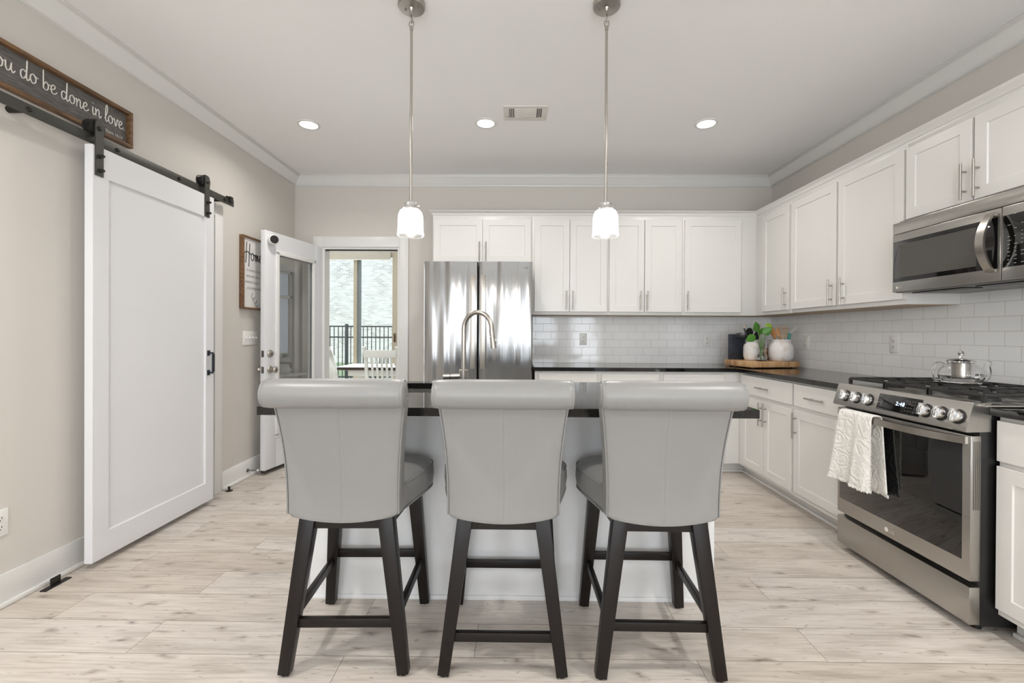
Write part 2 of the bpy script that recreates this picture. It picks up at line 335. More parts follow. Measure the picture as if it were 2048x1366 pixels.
def solo(name, mb, m, label, cat, group=None, ang=32):
    vs_ = [v.co.copy() for v in mb.bm.verts]
    lo = [min(v[i] for v in vs_) for i in range(3)]; hi = [max(v[i] for v in vs_) for i in range(3)]
    c = Vector(((lo[0] + hi[0]) / 2, (lo[1] + hi[1]) / 2, lo[2]))
    o = mb.build(name, m, c, ang=ang); o.location = c; o['label'] = label; o['category'] = cat
    if group: o['group'] = group
    ORG[o.name] = c; return o
def struct(name, mb, m, parent=None, ang=32):
    if parent is not None: return part(name, mb, m, parent, ang=ang)
    o = mb.build(name, m, (0, 0, 0), ang=ang); o['kind'] = 'structure'; ORG[o.name] = Vector((0, 0, 0)); return o
def dup(root, loc, rotz, label, group=None):
    r = root.copy(); C.objects.link(r); r.location = loc; r.rotation_euler = (0, 0, rotz); r['label'] = label
    if group: r['group'] = group
    for ch in list(root.children):
        c = ch.copy(); C.objects.link(c); c.parent = r
        for g in ch.children:
            d = g.copy(); C.objects.link(d); d.parent = c
    return r
def catmull(P, k=6, closed=False):
    P = [Vector(p) for p in P]; n = len(P); out = []
    for i in range(n if closed else n - 1):
        if closed: a, b, c, d = P[i - 1], P[i], P[(i + 1) % n], P[(i + 2) % n]
        else: a, b, c, d = P[max(i - 1, 0)], P[i], P[i + 1], P[min(i + 2, n - 1)]
        for j in range(k):
            t = j / k
            out.append(0.5 * ((2 * b) + (c - a) * t + (2 * a - 5 * b + 4 * c - d) * t * t + (3 * b - a - 3 * c + d) * t ** 3))
    if not closed: out.append(P[-1])
    return out
def text_into(mb, s, size, o, U, V, depth=0.0006, align='LEFT', spacing=1.0):
    cu = bpy.data.curves.new('t', 'FONT'); cu.body = s; cu.size = size; cu.align_x = align; cu.space_character = spacing; cu.resolution_u = 3
    ob = bpy.data.objects.new('t', cu); C.objects.link(ob); dg = bpy.context.evaluated_depsgraph_get(); me = bpy.data.meshes.new_from_object(ob.evaluated_get(dg))
    U = Vector(U); V = Vector(V); n = U.cross(V); o = Vector(o)
    vs_ = [mb.bm.verts.new(o + U * v.co.x + V * v.co.y + n * depth) for v in me.vertices]
    for p in me.polygons:
        try: mb.bm.faces.new([vs_[i] for i in p.vertices])
        except ValueError: pass
    bpy.data.objects.remove(ob); bpy.data.curves.remove(cu); bpy.data.meshes.remove(me)
GL = {
 'o': ([[(.62, .85), (.4, 1), (.12, .75), (.1, .3), (.35, 0), (.65, .2), (.7, .65), (.5, .95), (.72, .8), (.98, .78)]], .92),
 'u': ([[(0, .9), (.1, .9), (.1, .35), (.3, .02), (.58, .3), (.7, .95), (.68, .35), (.85, 0), (1.08, .3)]], 1.05),
 'd': ([[(.62, .8), (.38, .95), (.1, .7), (.1, .2), (.33, 0), (.6, .3), (.74, 1), (.78, 2.1), (.72, 1), (.72, .2), (.88, 0), (1.08, .3)]], 1.05),
 'b': ([[(.1, 2.1), (.1, 1), (.12, .05), (.16, .5), (.42, .9), (.7, .6), (.6, .1), (.3, 0), (.14, .15)], [(.68, .7), (.95, .78)]], .92),
 'e': ([[(0, .35), (.4, .5), (.6, .8), (.4, 1), (.12, .65), (.2, .1), (.5, 0), (.85, .32)]], .8),
 'n': ([[(.05, .95), (.1, .5), (.1, 0), (.15, .5), (.4, .95), (.58, .7), (.58, .2), (.74, 0), (.95, .3)]], .92),
 'i': ([[(.1, .95), (.1, .3), (.24, 0), (.45, .3)], [(.12, 1.4), (.14, 1.46)]], .45),
 'l': ([[(0, .3), (.35, 1.2), (.4, 1.95), (.26, 2.1), (.12, 1.4), (.12, .3), (.3, 0), (.52, .3)]], .5),
 'v': ([[(0, .9), (.1, .85), (.3, 0), (.52, .6), (.58, .95), (.8, .85)]], .75),
 't': ([[(.2, 1.7), (.15, .3), (.3, 0), (.5, .3)], [(-.08, 1.05), (.42, 1.12)]], .5),
 'a': ([[(.62, .8), (.38, .95), (.1, .7), (.1, .2), (.33, 0), (.6, .3), (.68, .95), (.68, .2), (.85, 0), (1.05, .3)]], 1.02),
 'h': ([[(.1, 2.1), (.1, 1), (.1, 0), (.15, .5), (.4, .95), (.58, .7), (.58, .2), (.74, 0), (.95, .3)]], .92),
 'y': ([[(0, .9), (.1, .8), (.14, .3), (.32, .05), (.58, .35), (.68, .95), (.66, 0), (.5, -.85), (.28, -.8), (.4, -.35), (1.0, .3)]], 1.0),
 'L': ([[(.6, 1.9), (.38, 2.1), (.26, 1.2), (.12, .05), (.5, .1), (1, 0)]], 1.0),
 'H': ([[(.25, 2.3), (.18, 1), (.08, -.5)], [(.95, 2.2), (.85, 1), (.74, -.9)], [(-.15, .8), (.3, 1.05), (1.15, .8)]], 1.15),
 'm': ([[(.02, .9), (.1, .5), (.08, 0), (.2, .7), (.36, .85), (.42, 0), (.56, .7), (.72, .85), (.76, .1), (.98, .2)]], .98),
 '.': ([[(.1, .0), (.14, .04)]], .3), ' ': ([], .55)}
def script_into(mb, s, size, o, U, V, r):
    x = 0; U = Vector(U); V = Vector(V); o = Vector(o)
    for ch in s:
        st, adv = GL[ch]
        for p in st: mb.tube([o + U * (x + a) * size + V * b * size for a, b in [(q.x, q.y) for q in catmull([(u, v, 0) for u, v in p], 4)]], r, 6)
        x += adv
    return x * size
# ------------------------------------------------------------------ room shell
XL, XR, YB, ZC = -2.237, 2.536, 4.469, 2.765
struct('floor', MB().box(-4.2, XR + .15, REARY - .15, 6.75, -.1, 0), M['floor'])
struct('ceiling', MB().box(XL - .4, XR + .15, REARY - .15, YB + .1, ZC, ZC + .1), M['ceil'])
b = MB()
b.box(XL - .12, XL, REARY, 2.45, 0, ZC).box(XL - .12, XL, 3.255, YB + .1, 0, ZC).box(XL - .12, XL, 2.45, 3.255, 2.06, ZC)
struct('wall_left', b, M['wall'])
b = MB(); b.box(XL - .9, XL - .88, 2.0, 3.6, 0, ZC).box(XL - .88, XL - .12, 2.0, 2.02, 0, ZC).box(XL - .88, XL - .12, 3.58, 3.6, 0, ZC)
struct('wall_pantry', b, M['wall'])
OX0, OX1, OZ = -1.955, -1.178, 2.062
b = MB(); b.box(XL, OX0, YB, YB + .12, 0, ZC).box(OX1, XR + .12, YB, YB + .12, 0, ZC).box(OX0, OX1, YB, YB + .12, OZ, ZC)
struct('wall_back', b, M['wall'])
struct('wall_right', MB().box(XR, XR + .12, REARY, YB, 0, ZC), M['wall'])
b = MB()
xs = [XL] + [v for w_ in WIN for v in w_[:2]] + [XR]
for i in range(0, len(xs), 2): b.box(xs[i], xs[i + 1], REARY - .12, REARY, 0, ZC)
for x0, x1, z0, z1 in WIN: b.box(x0, x1, REARY - .12, REARY, 0, z0).box(x0, x1, REARY - .12, REARY, z1, ZC)
struct('wall_rear', b, M['wall'])
for i, (x0, x1, z0, z1) in enumerate(WIN):
    b = MB(); y0, y1 = REARY, REARY + .05
    for a, c in ((x0 - .09, x0), (x1, x1 + .09)): b.box(a, c, y0, y1, z0 - .09, z1 + .09)
    b.box(x0, x1, y0, y1, z1, z1 + .09).box(x0, x1, y0, y1, z0 - .09, z0)
    b.box(x0, x1, y0 + .03, y1, (z0 + z1) / 2 - .02, (z0 + z1) / 2 + .02)
    struct('window_%d' % (i + 1), b, M['trim'])  # unseen window frames, spaced for the banded fridge reflection
# baseboards
def base_seg(b, x, s, y0, y1):
    b.box(x, x + s * .014, y0, y1, 0, .14, .002).box(x + s * .012, x + s * .033, y0, y1, 0, .022, .006)
b = MB(); base_seg(b, XL, 1, REARY, 2.363); base_seg(b, XL, 1, 3.345, YB - .02); struct('baseboard_left', b, M['trim'])
b = MB()
for x0, x1 in ((XL, -2.05), (-1.087, -.80)): b.box(x0, x1, YB - .014, YB, 0, .14, .002).box(x0, x1, YB - .033, YB - .012, 0, .022, .006)
struct('baseboard_back', b, M['trim'])
# crown: cove profile (d = out from wall, h = below ceiling)
CP = [(0, .093), (.010, .093), (.012, .083), (.020, .078), (.034, .062), (.056, .038), (.074, .022), (.082, .018), (.085, .008), (.094, .006), (.094, 0), (0, 0)]
def crown(name, kind):
    b = MB(); z = lambda h: ZC - h
    if kind == 'L': b.prof(CP, [lambda u, v: (XL + u, REARY + 0 * u, z(v)), lambda u, v: (XL + u, YB - u, z(v))])
    if kind == 'B': b.prof(CP, [lambda u, v: (XL + u, YB - u, z(v)), lambda u, v: (XR - u, YB - u, z(v))])
    if kind == 'R': b.prof(CP, [lambda u, v: (XR - u, REARY, z(v)), lambda u, v: (XR - u, YB - u, z(v))])
    struct(name, b, M['trim'], ang=50)
crown('trim_1', 'L'); crown('trim_2', 'B'); crown('trim_3', 'R')
# door casing in back wall
b = MB()
b.box(OX0 - .092, OX0, YB - .018, YB, 0, OZ + .105, .003).box(OX1, OX1 + .092, YB - .018, YB, 0, OZ + .105, .003).box(OX0, OX1, YB - .018, YB, OZ, OZ + .105, .003)
b.box(OX0, OX0 + .02, YB, YB + .12, 0, OZ).box(OX1 - .02, OX1, YB, YB + .12, 0, OZ).box(OX0 + .02, OX1 - .02, YB, YB + .12, OZ - .02, OZ)
o = struct('trim_4', b, M['trim'])
struct('weatherstrip', MB().box(OX0 + .02, OX1 - .02, YB + .02, YB + .035, OZ - .034, OZ - .02), M['slot'], o)
# barn opening casing
b = MB(); b.box(XL, XL + .02, 3.255, 3.343, 0, 2.15, .002).box(XL, XL + .02, 2.365, 2.45, 0, 2.15, .002).box(XL, XL + .02, 2.45, 3.255, 2.06, 2.15, .002)
b.box(XL - .12, XL, 3.235, 3.255, 0, 2.06).box(XL - .12, XL, 2.45, 2.47, 0, 2.06).box(XL - .12, XL, 2.47, 3.235, 2.04, 2.06)
struct('trim_5', b, M['trim'])
# backsplash tile
struct('wall_backsplash_back', MB().box(.16, XR - .01, YB - .01, YB, .914, 1.42), M['tileb'])
struct('wall_backsplash_right', MB().box(XR - .01, XR, 1.0, YB, .90, 1.46), M['tiler'])
# ------------------------------------------------------------------ breakfast nook beyond the door
NY0, NY1, NX0, NX1 = YB + .12, 6.6, -4.0, -.40
b = MB(); b.box(NX0, -3.35, NY1, NY1 + .12, 0, 2.75).box(-1.75, NX1, NY1, NY1 + .12, 0, 2.75).box(-3.35, -1.75, NY1, NY1 + .12, 2.42, 2.75)
struct('wall_nook_back', b, M['nook'])
struct('wall_nook_left', MB().box(NX0 - .1, NX0, NY0, NY1 + .12, 0, 2.75), M['nook'])
struct('ceiling_nook', MB().box(NX0 - .1, NX1 + .1, NY0, NY1 + .12, 2.75, 2.85), M['ceil'])
struct('wall_nook_front', MB().box(NX0, XL - .12, NY0 - .12, NY0, 0, 2.75), M['nook'])
b = MB(); wy0, wy1, wz0, wz1 = 4.98, 5.52, .66, 2.02
b.box(NX1, NX1 + .1, NY0, wy0, 0, 2.75).box(NX1, NX1 + .1, wy1, NY1 + .12, 0, 2.75).box(NX1, NX1 + .1, wy0, wy1, 0, wz0).box(NX1, NX1 + .1, wy0, wy1, wz1, 2.75)
struct('wall_nook_right', b, M['nook'])
b = MB()
for a, c in ((wy0 - .07, wy0), (wy1, wy1 + .07)): b.box(NX1 - .02, NX1, a, c, wz0, wz1 + .07, .003)
b.box(NX1 - .02, NX1, wy0, wy1, wz1, wz1 + .07, .003).box(NX1 - .2, NX1 + .06, wy0 - .1, wy1 + .1, wz0 - .03, wz0, .003)
for a, c in ((wy0, wy0 + .03), (wy1 - .03, wy1)): b.box(NX1 + .02, NX1 + .06, a, c, wz0, wz1)
for z in (wz0, 1.66, wz1 - .03): b.box(NX1 + .02, NX1 + .06, wy0, wy1, z, z + .035)
b.box(NX1 + .03, NX1 + .05, (wy0 + wy1) / 2 - .01, (wy0 + wy1) / 2 + .01, wz0, 1.66)
w = struct('window_5', b, M['trim']); struct('pane', MB().box(NX1 + .038, NX1 + .042, wy0, wy1, wz0, wz1), M['pane'], w)
# sliding patio door of the nook
y = NY1
b = MB(); b.box(-3.35, -3.29, y - .01, y + .1, 0, 2.42).box(-1.84, -1.75, y - .02, y + .1, 0, 2.42).box(-3.29, -1.84, y - .02, y + .1, 2.34, 2.42).box(-3.29, -1.84, y, y + .1, 0, .09)
b.box(-2.425, -2.375, y, y + .05, .09, 2.34); w = struct('window_6', b, M['creamf'])
struct('sash_stile', MB().box(-2.375, -2.335, y + .03, y + .08, .09, 2.34), M['bluegrey'], w)
struct('pane', MB().box(-3.29, -2.425, y + .02, y + .026, .09, 2.34), M['pane'], w); struct('pane', MB().box(-2.34, -1.84, y + .05, y + .056, .09, 2.34), M['pane'], w)
struct('latch', MB().box(-1.815, -1.79, y - .045, y - .02, 1.07, 1.2, .005).box(-1.81, -1.795, y - .06, y - .045, 1.13, 1.16, .004), M['walnut'], w)
solo('roller_shade', MB().box(-3.33, -1.86, y - .06, y - .035, 2.28, 2.395, .004), M['nook'], 'cream shade valance rolled up above the sliding glass door beyond the doorway', 'window shade')
# dining table and chairs in the nook
t = thing('dining_table', 'dining table with dark brown top seen through the open back doorway', 'table', (-1.6, 6.05, 0))
b = MB(); b.box(-2.34, -.75, 5.72, 6.4, .72, .76, .006); part('table_top', b, M['tabled'], t)
part('apron', MB().box(-2.2, -.9, 5.8, 6.3, .64, .72), M['chairw'], t, 'white painted apron')
for x in (-2.1, -1.0):
    b = MB(); b.bar((x, 6.05, .64), (x, 6.05, .08), .09, .12, (1, 0, 0), .01, .12, .16); b.box(x - .05, x + .05, 5.82, 6.28, 0, .08, .01); part('leg', b, M['chairw'], t, 'white painted pedestal leg')
def nook_chair(label):
    t = thing('dining_chair', label, 'chair', (0, 0, 0), 0)
    L_ = True
    b = MB(); b.box(-.2, .2, -.2, .21, .43, .46, .012); part('seat', b, M['chairw'], t, local=L_)
    for sx in (-1, 1):
        b = MB(); pts = [(sx * .178, -.18, 0), (sx * .178, -.19, .25), (sx * .178, -.19, .46), (sx * .183, -.2, .7), (sx * .188, -.235, .9), (sx * .192, -.28, 1.04)]
        for a, c in zip(pts, pts[1:]): b.bar(a, c, .036, .03, (0, 1, 0))
        part('leg', b, M['chairw'], t, local=L_)
        b = MB(); b.bar((sx * .17, .17, .43), (sx * .175, .18, 0), .036, .036, (0, 1, 0), .004, .028, .028); part('leg', b, M['chairw'], t, local=L_)
    for k in range(5):
        x = -.116 + k * .058; b = MB(); pp = [(x, -.195, .5), (x * 1.0, -.185, .65), (x, -.21, .8), (x, -.255, .93)]
        for a, c in zip(pp, pp[1:]): b.bar(a, c, .026, .012, (0, 1, 0))
        part('back_slat', b, M['chairw'], t, local=L_)
    b = MB(); b.box(-.19, .19, -.285, -.262, .91, 1.0, .006); part('top_rail', b, M['chairw'], t, local=L_)
    b = MB(); b.box(-.18, .18, -.205, -.185, .47, .51, .004); part('bottom_rail', b, M['chairw'], t, local=L_)
    return t
c0 = nook_chair('white slat-back dining chair seen from behind at the nook table'); c0.location = (-1.6, 5.5, 0)
dup(c0, (-1.86, 4.97, 0), -PI / 2 + .12, 'white slat-back dining chair turned sideways in the nook, left of the other chair')
# curtain + snowman reflected in the door glass
b = MB(); n = 40; r1 = [(NX1 - .05 - .018 * math.sin(i * 1.3), 5.62 + .4 * i / n, 2.2) for i in range(n + 1)]; r2 = [(p[0], p[1], .02) for p in r1]
b.loft([r1, r2], closed=False, caps=False); o = solo('curtain_panel', b, M['curtain'], 'white curtain panel beside the small window mirrored in the open door glass', 'curtain')
sm = o.modifiers.new('s', 'SOLIDIFY'); sm.thickness = .003
t = thing('snowman_figurine', 'white snowman figurine with grey hat and scarf, mirrored in the open door glass', 'figurine', (-.50, 5.30, .66))
cx, cy, cz = -.50, 5.30, .66
part('body', MB().sphere((cx, cy, cz + .075), .085, .085, .076), M['snow'], t)
part('head', MB().sphere((cx, cy, cz + .185), .062, .062, .05), M['snow'], t)
b = MB(); b.lathe([(.055, .218), (.056, .226), (.036, .228), (.034, .255), (.0, .268)], (cx, cy, cz)); part('hat', b, M['hat'], t, 'grey hat')
b = MB(); b.lathe([(.045, .138), (.06, .142), (.06, .156), (.045, .16)], (cx, cy, cz)).box(cx - .09, cx - .07, cy + .01, cy + .04, cz + .07, cz + .145, .004); part('scarf', b, M['hat'], t, 'grey scarf')
b = MB(); b.sphere((cx - .058, cy - .018, cz + .195), .006).sphere((cx - .058, cy + .018, cz + .195), .006).cyl((cx - .058, cy, cz + .183), (cx - .078, cy, cz + .181), .006, .002); part('face', b, M['ink'], t, 'black dotted eyes and nose')
# outside
struct('ground_lawn', MB().box(-40, 20, 6.75, 60, -.3, -.12), M['grass'])
bt_ = thing('neighbor_house', 'pale whitewashed brick house wall beyond the fence', 'house', (-6, 20, -.12)); part('brick_wall', MB().box(-24, 12, 20, 20.3, -.12, 9), M['brick'], bt_)
f = thing('garden_fence', 'black metal picket fence outside the sliding glass door', 'fence', (-3, 11.5, -.12)); fy = 11.5
b = MB()
for z in (1.36, 1.08, .05): b.box(-7.2, -.6, fy - .015, fy + .015, z, z + .035)
part('rail', b, M['fence'], f)
for x in (-6.6, -4.4, -2.2): part('post', MB().box(x - .035, x + .035, fy - .035, fy + .035, -.12, 1.44, .004), M['fence'], f)
for k in range(60):
    x = -7.1 + k * .108
    if min(abs(x + 6.6), abs(x + 4.4), abs(x + 2.2)) > .04: part('picket', MB().box(x - .009, x + .009, fy - .009, fy + .009, -.02, 1.37), M['fence'], f)
# ------------------------------------------------------------------ the open back door (door_1)
HN = Vector((-1.955, 4.447, 0)); FR = Vector((-2.10, 3.70, 0)); DU = (HN - FR).normalized(); DN = Vector((DU.y, -DU.x, 0)); DW = (HN - FR).length; T = .044
Z0, Z1 = .04, 2.058
def dp(u, n, z): return FR + DU * u + DN * n + Vector((0, 0, z))
def dbox(b, u0, u1, n0, n1, z0, z1, bev=0):
    b.obox(dp((u0 + u1) / 2, (n0 + n1) / 2, (z0 + z1) / 2), DU, (0, 0, 1), DN, abs(u1 - u0) / 2, (z1 - z0) / 2, abs(n1 - n0) / 2, bev); return b
gu0, gu1, gz0, gz1 = .13, DW - .11, .30, 1.90
b = MB(); dbox(b, 0, gu0, -T, 0, Z0, Z1, .002); dbox(b, gu1, DW, -T, 0, Z0, Z1, .002); dbox(b, gu0, gu1, -T, 0, Z0, gz0); dbox(b, gu0, gu1, -T, 0, gz1, Z1)
d1 = b.build('door_1', M['doorw']); d1['kind'] = 'structure'; ORG['door_1'] = Vector((0, 0, 0))
b = MB(); w_ = .028
for n0, n1 in ((-.012, .012), (-T - .012, -T + .012)):
    dbox(b, gu0 - .008, gu0 + w_, n0, n1, gz0, gz1, .004); dbox(b, gu1 - w_, gu1 + .008, n0, n1, gz0, gz1, .004); dbox(b, gu0 - .008, gu1 + .008, n0, n1, gz1 - w_, gz1 + .01, .004); dbox(b, gu0 - .008, gu1 + .008, n0, n1, gz0 - .01, gz0 + w_, .004)
part('glass_frame', b, M['trim'], d1)
b = MB(); dbox(b, gu0, gu1, -T / 2 - .002, -T / 2 + .002, gz0, gz1); part('door_glass', b, M['doorglass'], d1)
b = MB(); dbox(b, 0, DW, -T + .004, -.004, Z0 - .022, Z0); part('door_sweep', b, M['slot'], d1)
def knob(u, z, n0, s, r, big):
    b = MB(); ax = DN * s
    b.lathe([(.033, 0), (.033, .006), (.026, .012)], dp(u, n0, z), axis=ax)
    if big: b.lathe([(.012, .008), (.011, .03), (.02, .036), (.028, .048), (.028, .058), (.018, .068), (0, .071)], dp(u, n0, z), axis=ax)
    else: b.lathe([(.026, .01), (.024, .02), (.014, .026), (0, .027)], dp(u, n0, z), axis=ax)
    return b
ku = .055
k_ = part('door_knob', knob(ku, .885, 0, 1, 0, True), M['nickel'], d1); part('deadbolt', knob(ku, 1.02, 0, 1, 0, False), M['nickel'], d1)
part('door_knob', knob(ku, .885, -T, -1, 0, True), M['nickel'], d1); part('deadbolt', knob(ku, 1.02, -T, -1, 0, False), M['nickel'], d1)
for z in (.885, 1.02):
    b = MB(); dbox(b, -.002, .003, -T / 2 - .012, -T / 2 + .012, z - .028, z + .028, .001); dbox(b, -.009, 0, -T / 2 - .006, -T / 2 + .006, z - .009, z + .009, .002); part('latch_plate', b, M['dsteel'], d1)
# security camera on the door top corner
p0 = dp(.055, 0, 1.985)
t = thing('security_camera', 'small round white camera with black face on the open door top corner', 'camera', p0)
b = MB(); b.lathe([(.03, 0), (.034, .004), (.034, .012), (.02, .02)], p0, axis=DN); part('base', b, M['plastic'], t)
ax = (Vector((0, 0, 1.3)) - p0); ax = Vector((.72, -.66, -.08)).normalized(); c_ = p0 + DN * .03
b = MB(); b.lathe([(.0, -.03), (.03, -.026), (.041, -.01), (.043, .01), (.039, .024), (.034, .0265)], c_, axis=ax); part('housing', b, M['plastic'], t)
b = MB(); b.lathe([(.034, .0255), (.0335, .029), (.0, .030)], c_, axis=ax); part('lens_face', b, M['black'], t, 'round black face')
# spring door stop
t = thing('door_stop', 'small metal spring door stop on the left baseboard beside the open door', 'door stop', (XL + .014, 3.69, .05))
b = MB(); b.lathe([(.014, 0), (.014, .005), (.006, .01)], (XL + .014, 3.665, .055), axis=(1, 0, 0)).cyl((XL + .02, 3.665, .055), (XL + .085, 3.68, .052), .0045); part('spring', b, M['dsteel'], t)
part('tip', MB().cyl((XL + .085, 3.68, .052), (XL + .097, 3.682, .052), .008), M['plastic'], t, 'white rubber tip')
# ------------------------------------------------------------------ barn door
BX0, BX1, BY0, BY1, BZ0, BZ1 = XL + .075, XL + .115, 2.208, 3.102, .032, 2.136
t = thing('barn_door', 'tall white sliding barn door with one recessed panel hanging on the left wall', 'door', (BX0, 2.655, BZ0))
def shaker(b, O, U, V, Nn, w, h, th, rail, rec=.006, rails=None):
    """framed panel: O lower-left-back corner, front faces along Nn"""
    O = Vector(O); U = Vector(U); V = Vector(V); Nn = Vector(Nn); e = .0015
    rl = rails or (rail, rail, rail, rail)   # left, right, bottom, top
    P = lambda u, v, n: b.bm.verts.new(O + U * u + V * v + Nn * n)
    def rect(a, c, d, e_, n): return [P(a, d, n), P(c, d, n), P(c, e_, n), P(a, e_, n)]
    B = rect(0, w, 0, h, 0); S = rect(0, w, 0, h, th - e); A = rect(e, w - e, e, h - e, th)
    I = rect(rl[0], w - rl[1], rl[2], h - rl[3], th); J = rect(rl[0] + .003, w - rl[1] - .003, rl[2] + .003, h - rl[3] - .003, th - rec)
    for X, Y in ((B, S), (S, A), (A, I), (I, J)):
        for i in range(4): b.bm.faces.new((X[i], X[(i + 1) % 4], Y[(i + 1) % 4], Y[i]))
    b.bm.faces.new(J); b.bm.faces.new(B[::-1]); return b
b = MB(); shaker(b, (BX0, BY0, BZ0), (0, 1, 0), (0, 0, 1), (1, 0, 0), BY1 - BY0, BZ1 - BZ0, BX1 - BX0, .09, .012, (.09, .078, .13, .15)); slab = part('slab', b, M['doorw'], t, ang=20)
for yy in (2.24, 3.028):
    b = MB(); xf = BX1
    pl = [(-.022, 1.985), (.022, 1.985), (.022, 2.245)] + [(.022 * math.cos(a), 2.245 + .022 * math.sin(a)) for a in [PI * k / 8 for k in range(1, 8)]] + [(-.022, 2.245)]
    b.prism(pl, lambda u, v, w: (xf + .006 * w, yy + u, v))
    h = part('hanger_strap', b, M['rail'], t)
    b = MB(); b.lathe([(.02, -.046), (.042, -.046), (.042, -.038), (.032, -.034), (.032, -.018), (.042, -.012), (.042, -.004), (.02, -.003)], (xf, yy, 2.230), axis=(1, 0, 0)); part('wheel', b, M['railb'], h)
    b = MB()
    for z in (2.225,): b.lathe([(.012, 0), (.012, .003), (.007, .005), (0, .006)], (xf + .006, yy, z), axis=(1, 0, 0))
    for z in (2.085, 2.012): b.lathe([(.011, 0), (.011, .004), (.008, .005), (.008, .02), (.004, .026), (0, .027)], (xf + .006, yy, z), seg=6, axis=(1, 0, 0))
    part('bolt', b, M['railb'], h)
b = MB(); hx = BX1
for z in (1.055, .92): b.box(hx, hx + .004, 3.035, 3.062, z - .018, z + .018, .001).box(hx, hx + .034, 3.042, 3.055, z - .006, z + .006, .002)
b.box(hx + .03, hx + .038, 3.036, 3.061, .925, 1.05, .003); part('pull_handle', b, M['handle'], t, 'dark slate pull handle')
# rail
t = thing('barn_door_rail', 'dark bronze flat track above the white sliding barn door', 'rail', (XL, 2.35, 2.145)); rx = XL + .084
part('track', MB().box(rx, rx + .006, 1.30, 3.36, 2.147, 2.197, .001), M['rail'], t)
for yy in (1.505, 1.94, 2.374, 2.812, 3.25):
    b = MB(); b.cyl((XL, yy, 2.172), (rx, yy, 2.172), .015); b.lathe([(.011, 0), (.011, .004), (.008, .009), (0, .01)], (rx + .006, yy, 2.172), axis=(1, 0, 0), seg=6); part('spacer_bolt', b, M['railb'], t)
for yy in (1.34, 3.315):
    b = MB(); b.box(rx - .012, rx + .02, yy - .018, yy + .018, 2.165, 2.212, .003).cyl((rx + .003, yy - .025, 2.20), (rx + .003, yy - .035, 2.20), .010); part('end_stop', b, M['railb'], t)
# floor guides
t = thing('floor_guide', 'black T-shaped barn door floor guide near the left baseboard in the foreground', 'floor guide', (-2.165, 2.08, 0))
b = MB(); b.box(-2.185, -2.155, 2.02, 2.14, 0, .005, .001).box(-2.174, -2.168, 2.055, 2.10, .005, .04, .001); part('plate', b, M['railb'], t)
t = thing('floor_guide', 'small round black barn door floor guide between barn door and open back door', 'floor guide', (-2.14, 3.36, 0))
b = MB(); b.lathe([(0, 0), (.026, 0), (.026, .003), (.008, .006), (.008, .03), (.012, .032), (0, .033)], (-2.165, 3.34, 0)); part('plate', b, M['railb'], t)
# ------------------------------------------------------------------ sign above the rail
SY0, SY1, SZ0, SZ1, SX = 1.34, 2.542, 2.248, 2.452, XL + .030
t = thing('wall_sign', 'long framed weathered black sign with white script verse above the barn rail', 'sign', (XL, 1.9, SZ0))
b = MB(); fw = .019
b.box(XL + .002, SX, SY0, SY0 + fw, SZ0, SZ1, .002).box(XL + .002, SX, SY1 - fw, SY1, SZ0, SZ1, .002).box(XL + .002, SX, SY0 + fw, SY1 - fw, SZ0, SZ0 + fw, .002).box(XL + .002, SX, SY0 + fw, SY1 - fw, SZ1 - fw, SZ1, .002)
part('frame', b, M['walnut'], t, 'brown stained wood frame')
part('panel', MB().box(XL + .001, XL + .004, SY0 + fw, SY1 - fw, SZ0 + fw, SZ1 - fw), M['slate'], t)
b = MB(); tx = 'Let all that you do be done in love.'; L0 = sum(GL[c][1] for c in tx); sz = .0376
wd = L0 * sz; st = SY1 - .028 - wd
script_into(b, tx, sz, (XL + .0055, st, 2.339), (0, 1, 0), (0, 0, 1.12), .0024)
text_into(b, '1 Corinthians 16:14', .0225, (XL + .0045, SY1 - .222, 2.284), (0, 1, 0), (0, 0, 1))
part('lettering', b, M['letter'], t, 'white handwritten lettering')
# Home frame
t = thing('framed_print', 'white Home print in a brown wood frame half hidden behind the open door', 'picture', (XL, 3.77, 1.39)); y0, y1, z0, z1, fx = 3.567, 3.985, 1.392, 1.99, XL + .038; fw = .014
b = MB(); b.box(XL + .002, fx, y0, y0 + fw, z0, z1, .002).box(XL + .002, fx, y1 - fw, y1, z0, z1, .002).box(XL + .002, fx, y0 + fw, y1 - fw, z0, z0 + fw, .002).box(XL + .002, fx, y0 + fw, y1 - fw, z1 - fw, z1, .002)
part('frame', b, M['walnut'], t); part('print', MB().box(XL + .002, XL + .02, y0 + fw, y1 - fw, z0 + fw, z1 - fw), M['canvas'], t)
b = MB(); script_into(b, 'Home', .062, (XL + .0215, y0 + .05, 1.80), (0, 1, 0), (0, 0, 1), .0032)
part('script_title', b, M['ink'], t, 'black script title')
b = MB()
for k, s_ in enumerate(('IS WHERE LOVE RESIDES', 'MEMORIES ARE CREATED', 'FRIENDS ALWAYS BELONG', 'LAUGHTER NEVER ENDS')): text_into(b, s_, .026, (XL + .0205, (y0 + y1) / 2, 1.705 - k * .049), (0, 1, 0), (0, 0, 1), align='CENTER')
for k in range(3): b.tube(catmull([(XL + .0215, 3.72 + .03 * k, 1.53 - .03 * k), (XL + .0215, 3.70 + .03 * k, 1.50 - .03 * k), (XL + .0215, 3.72 + .03 * k, 1.475 - .03 * k), (XL + .0215, 3.745 + .03 * k, 1.50 - .03 * k)], 4), .0022, 6)
part('small_text', b, M['inkg'], t, 'small grey lettering')
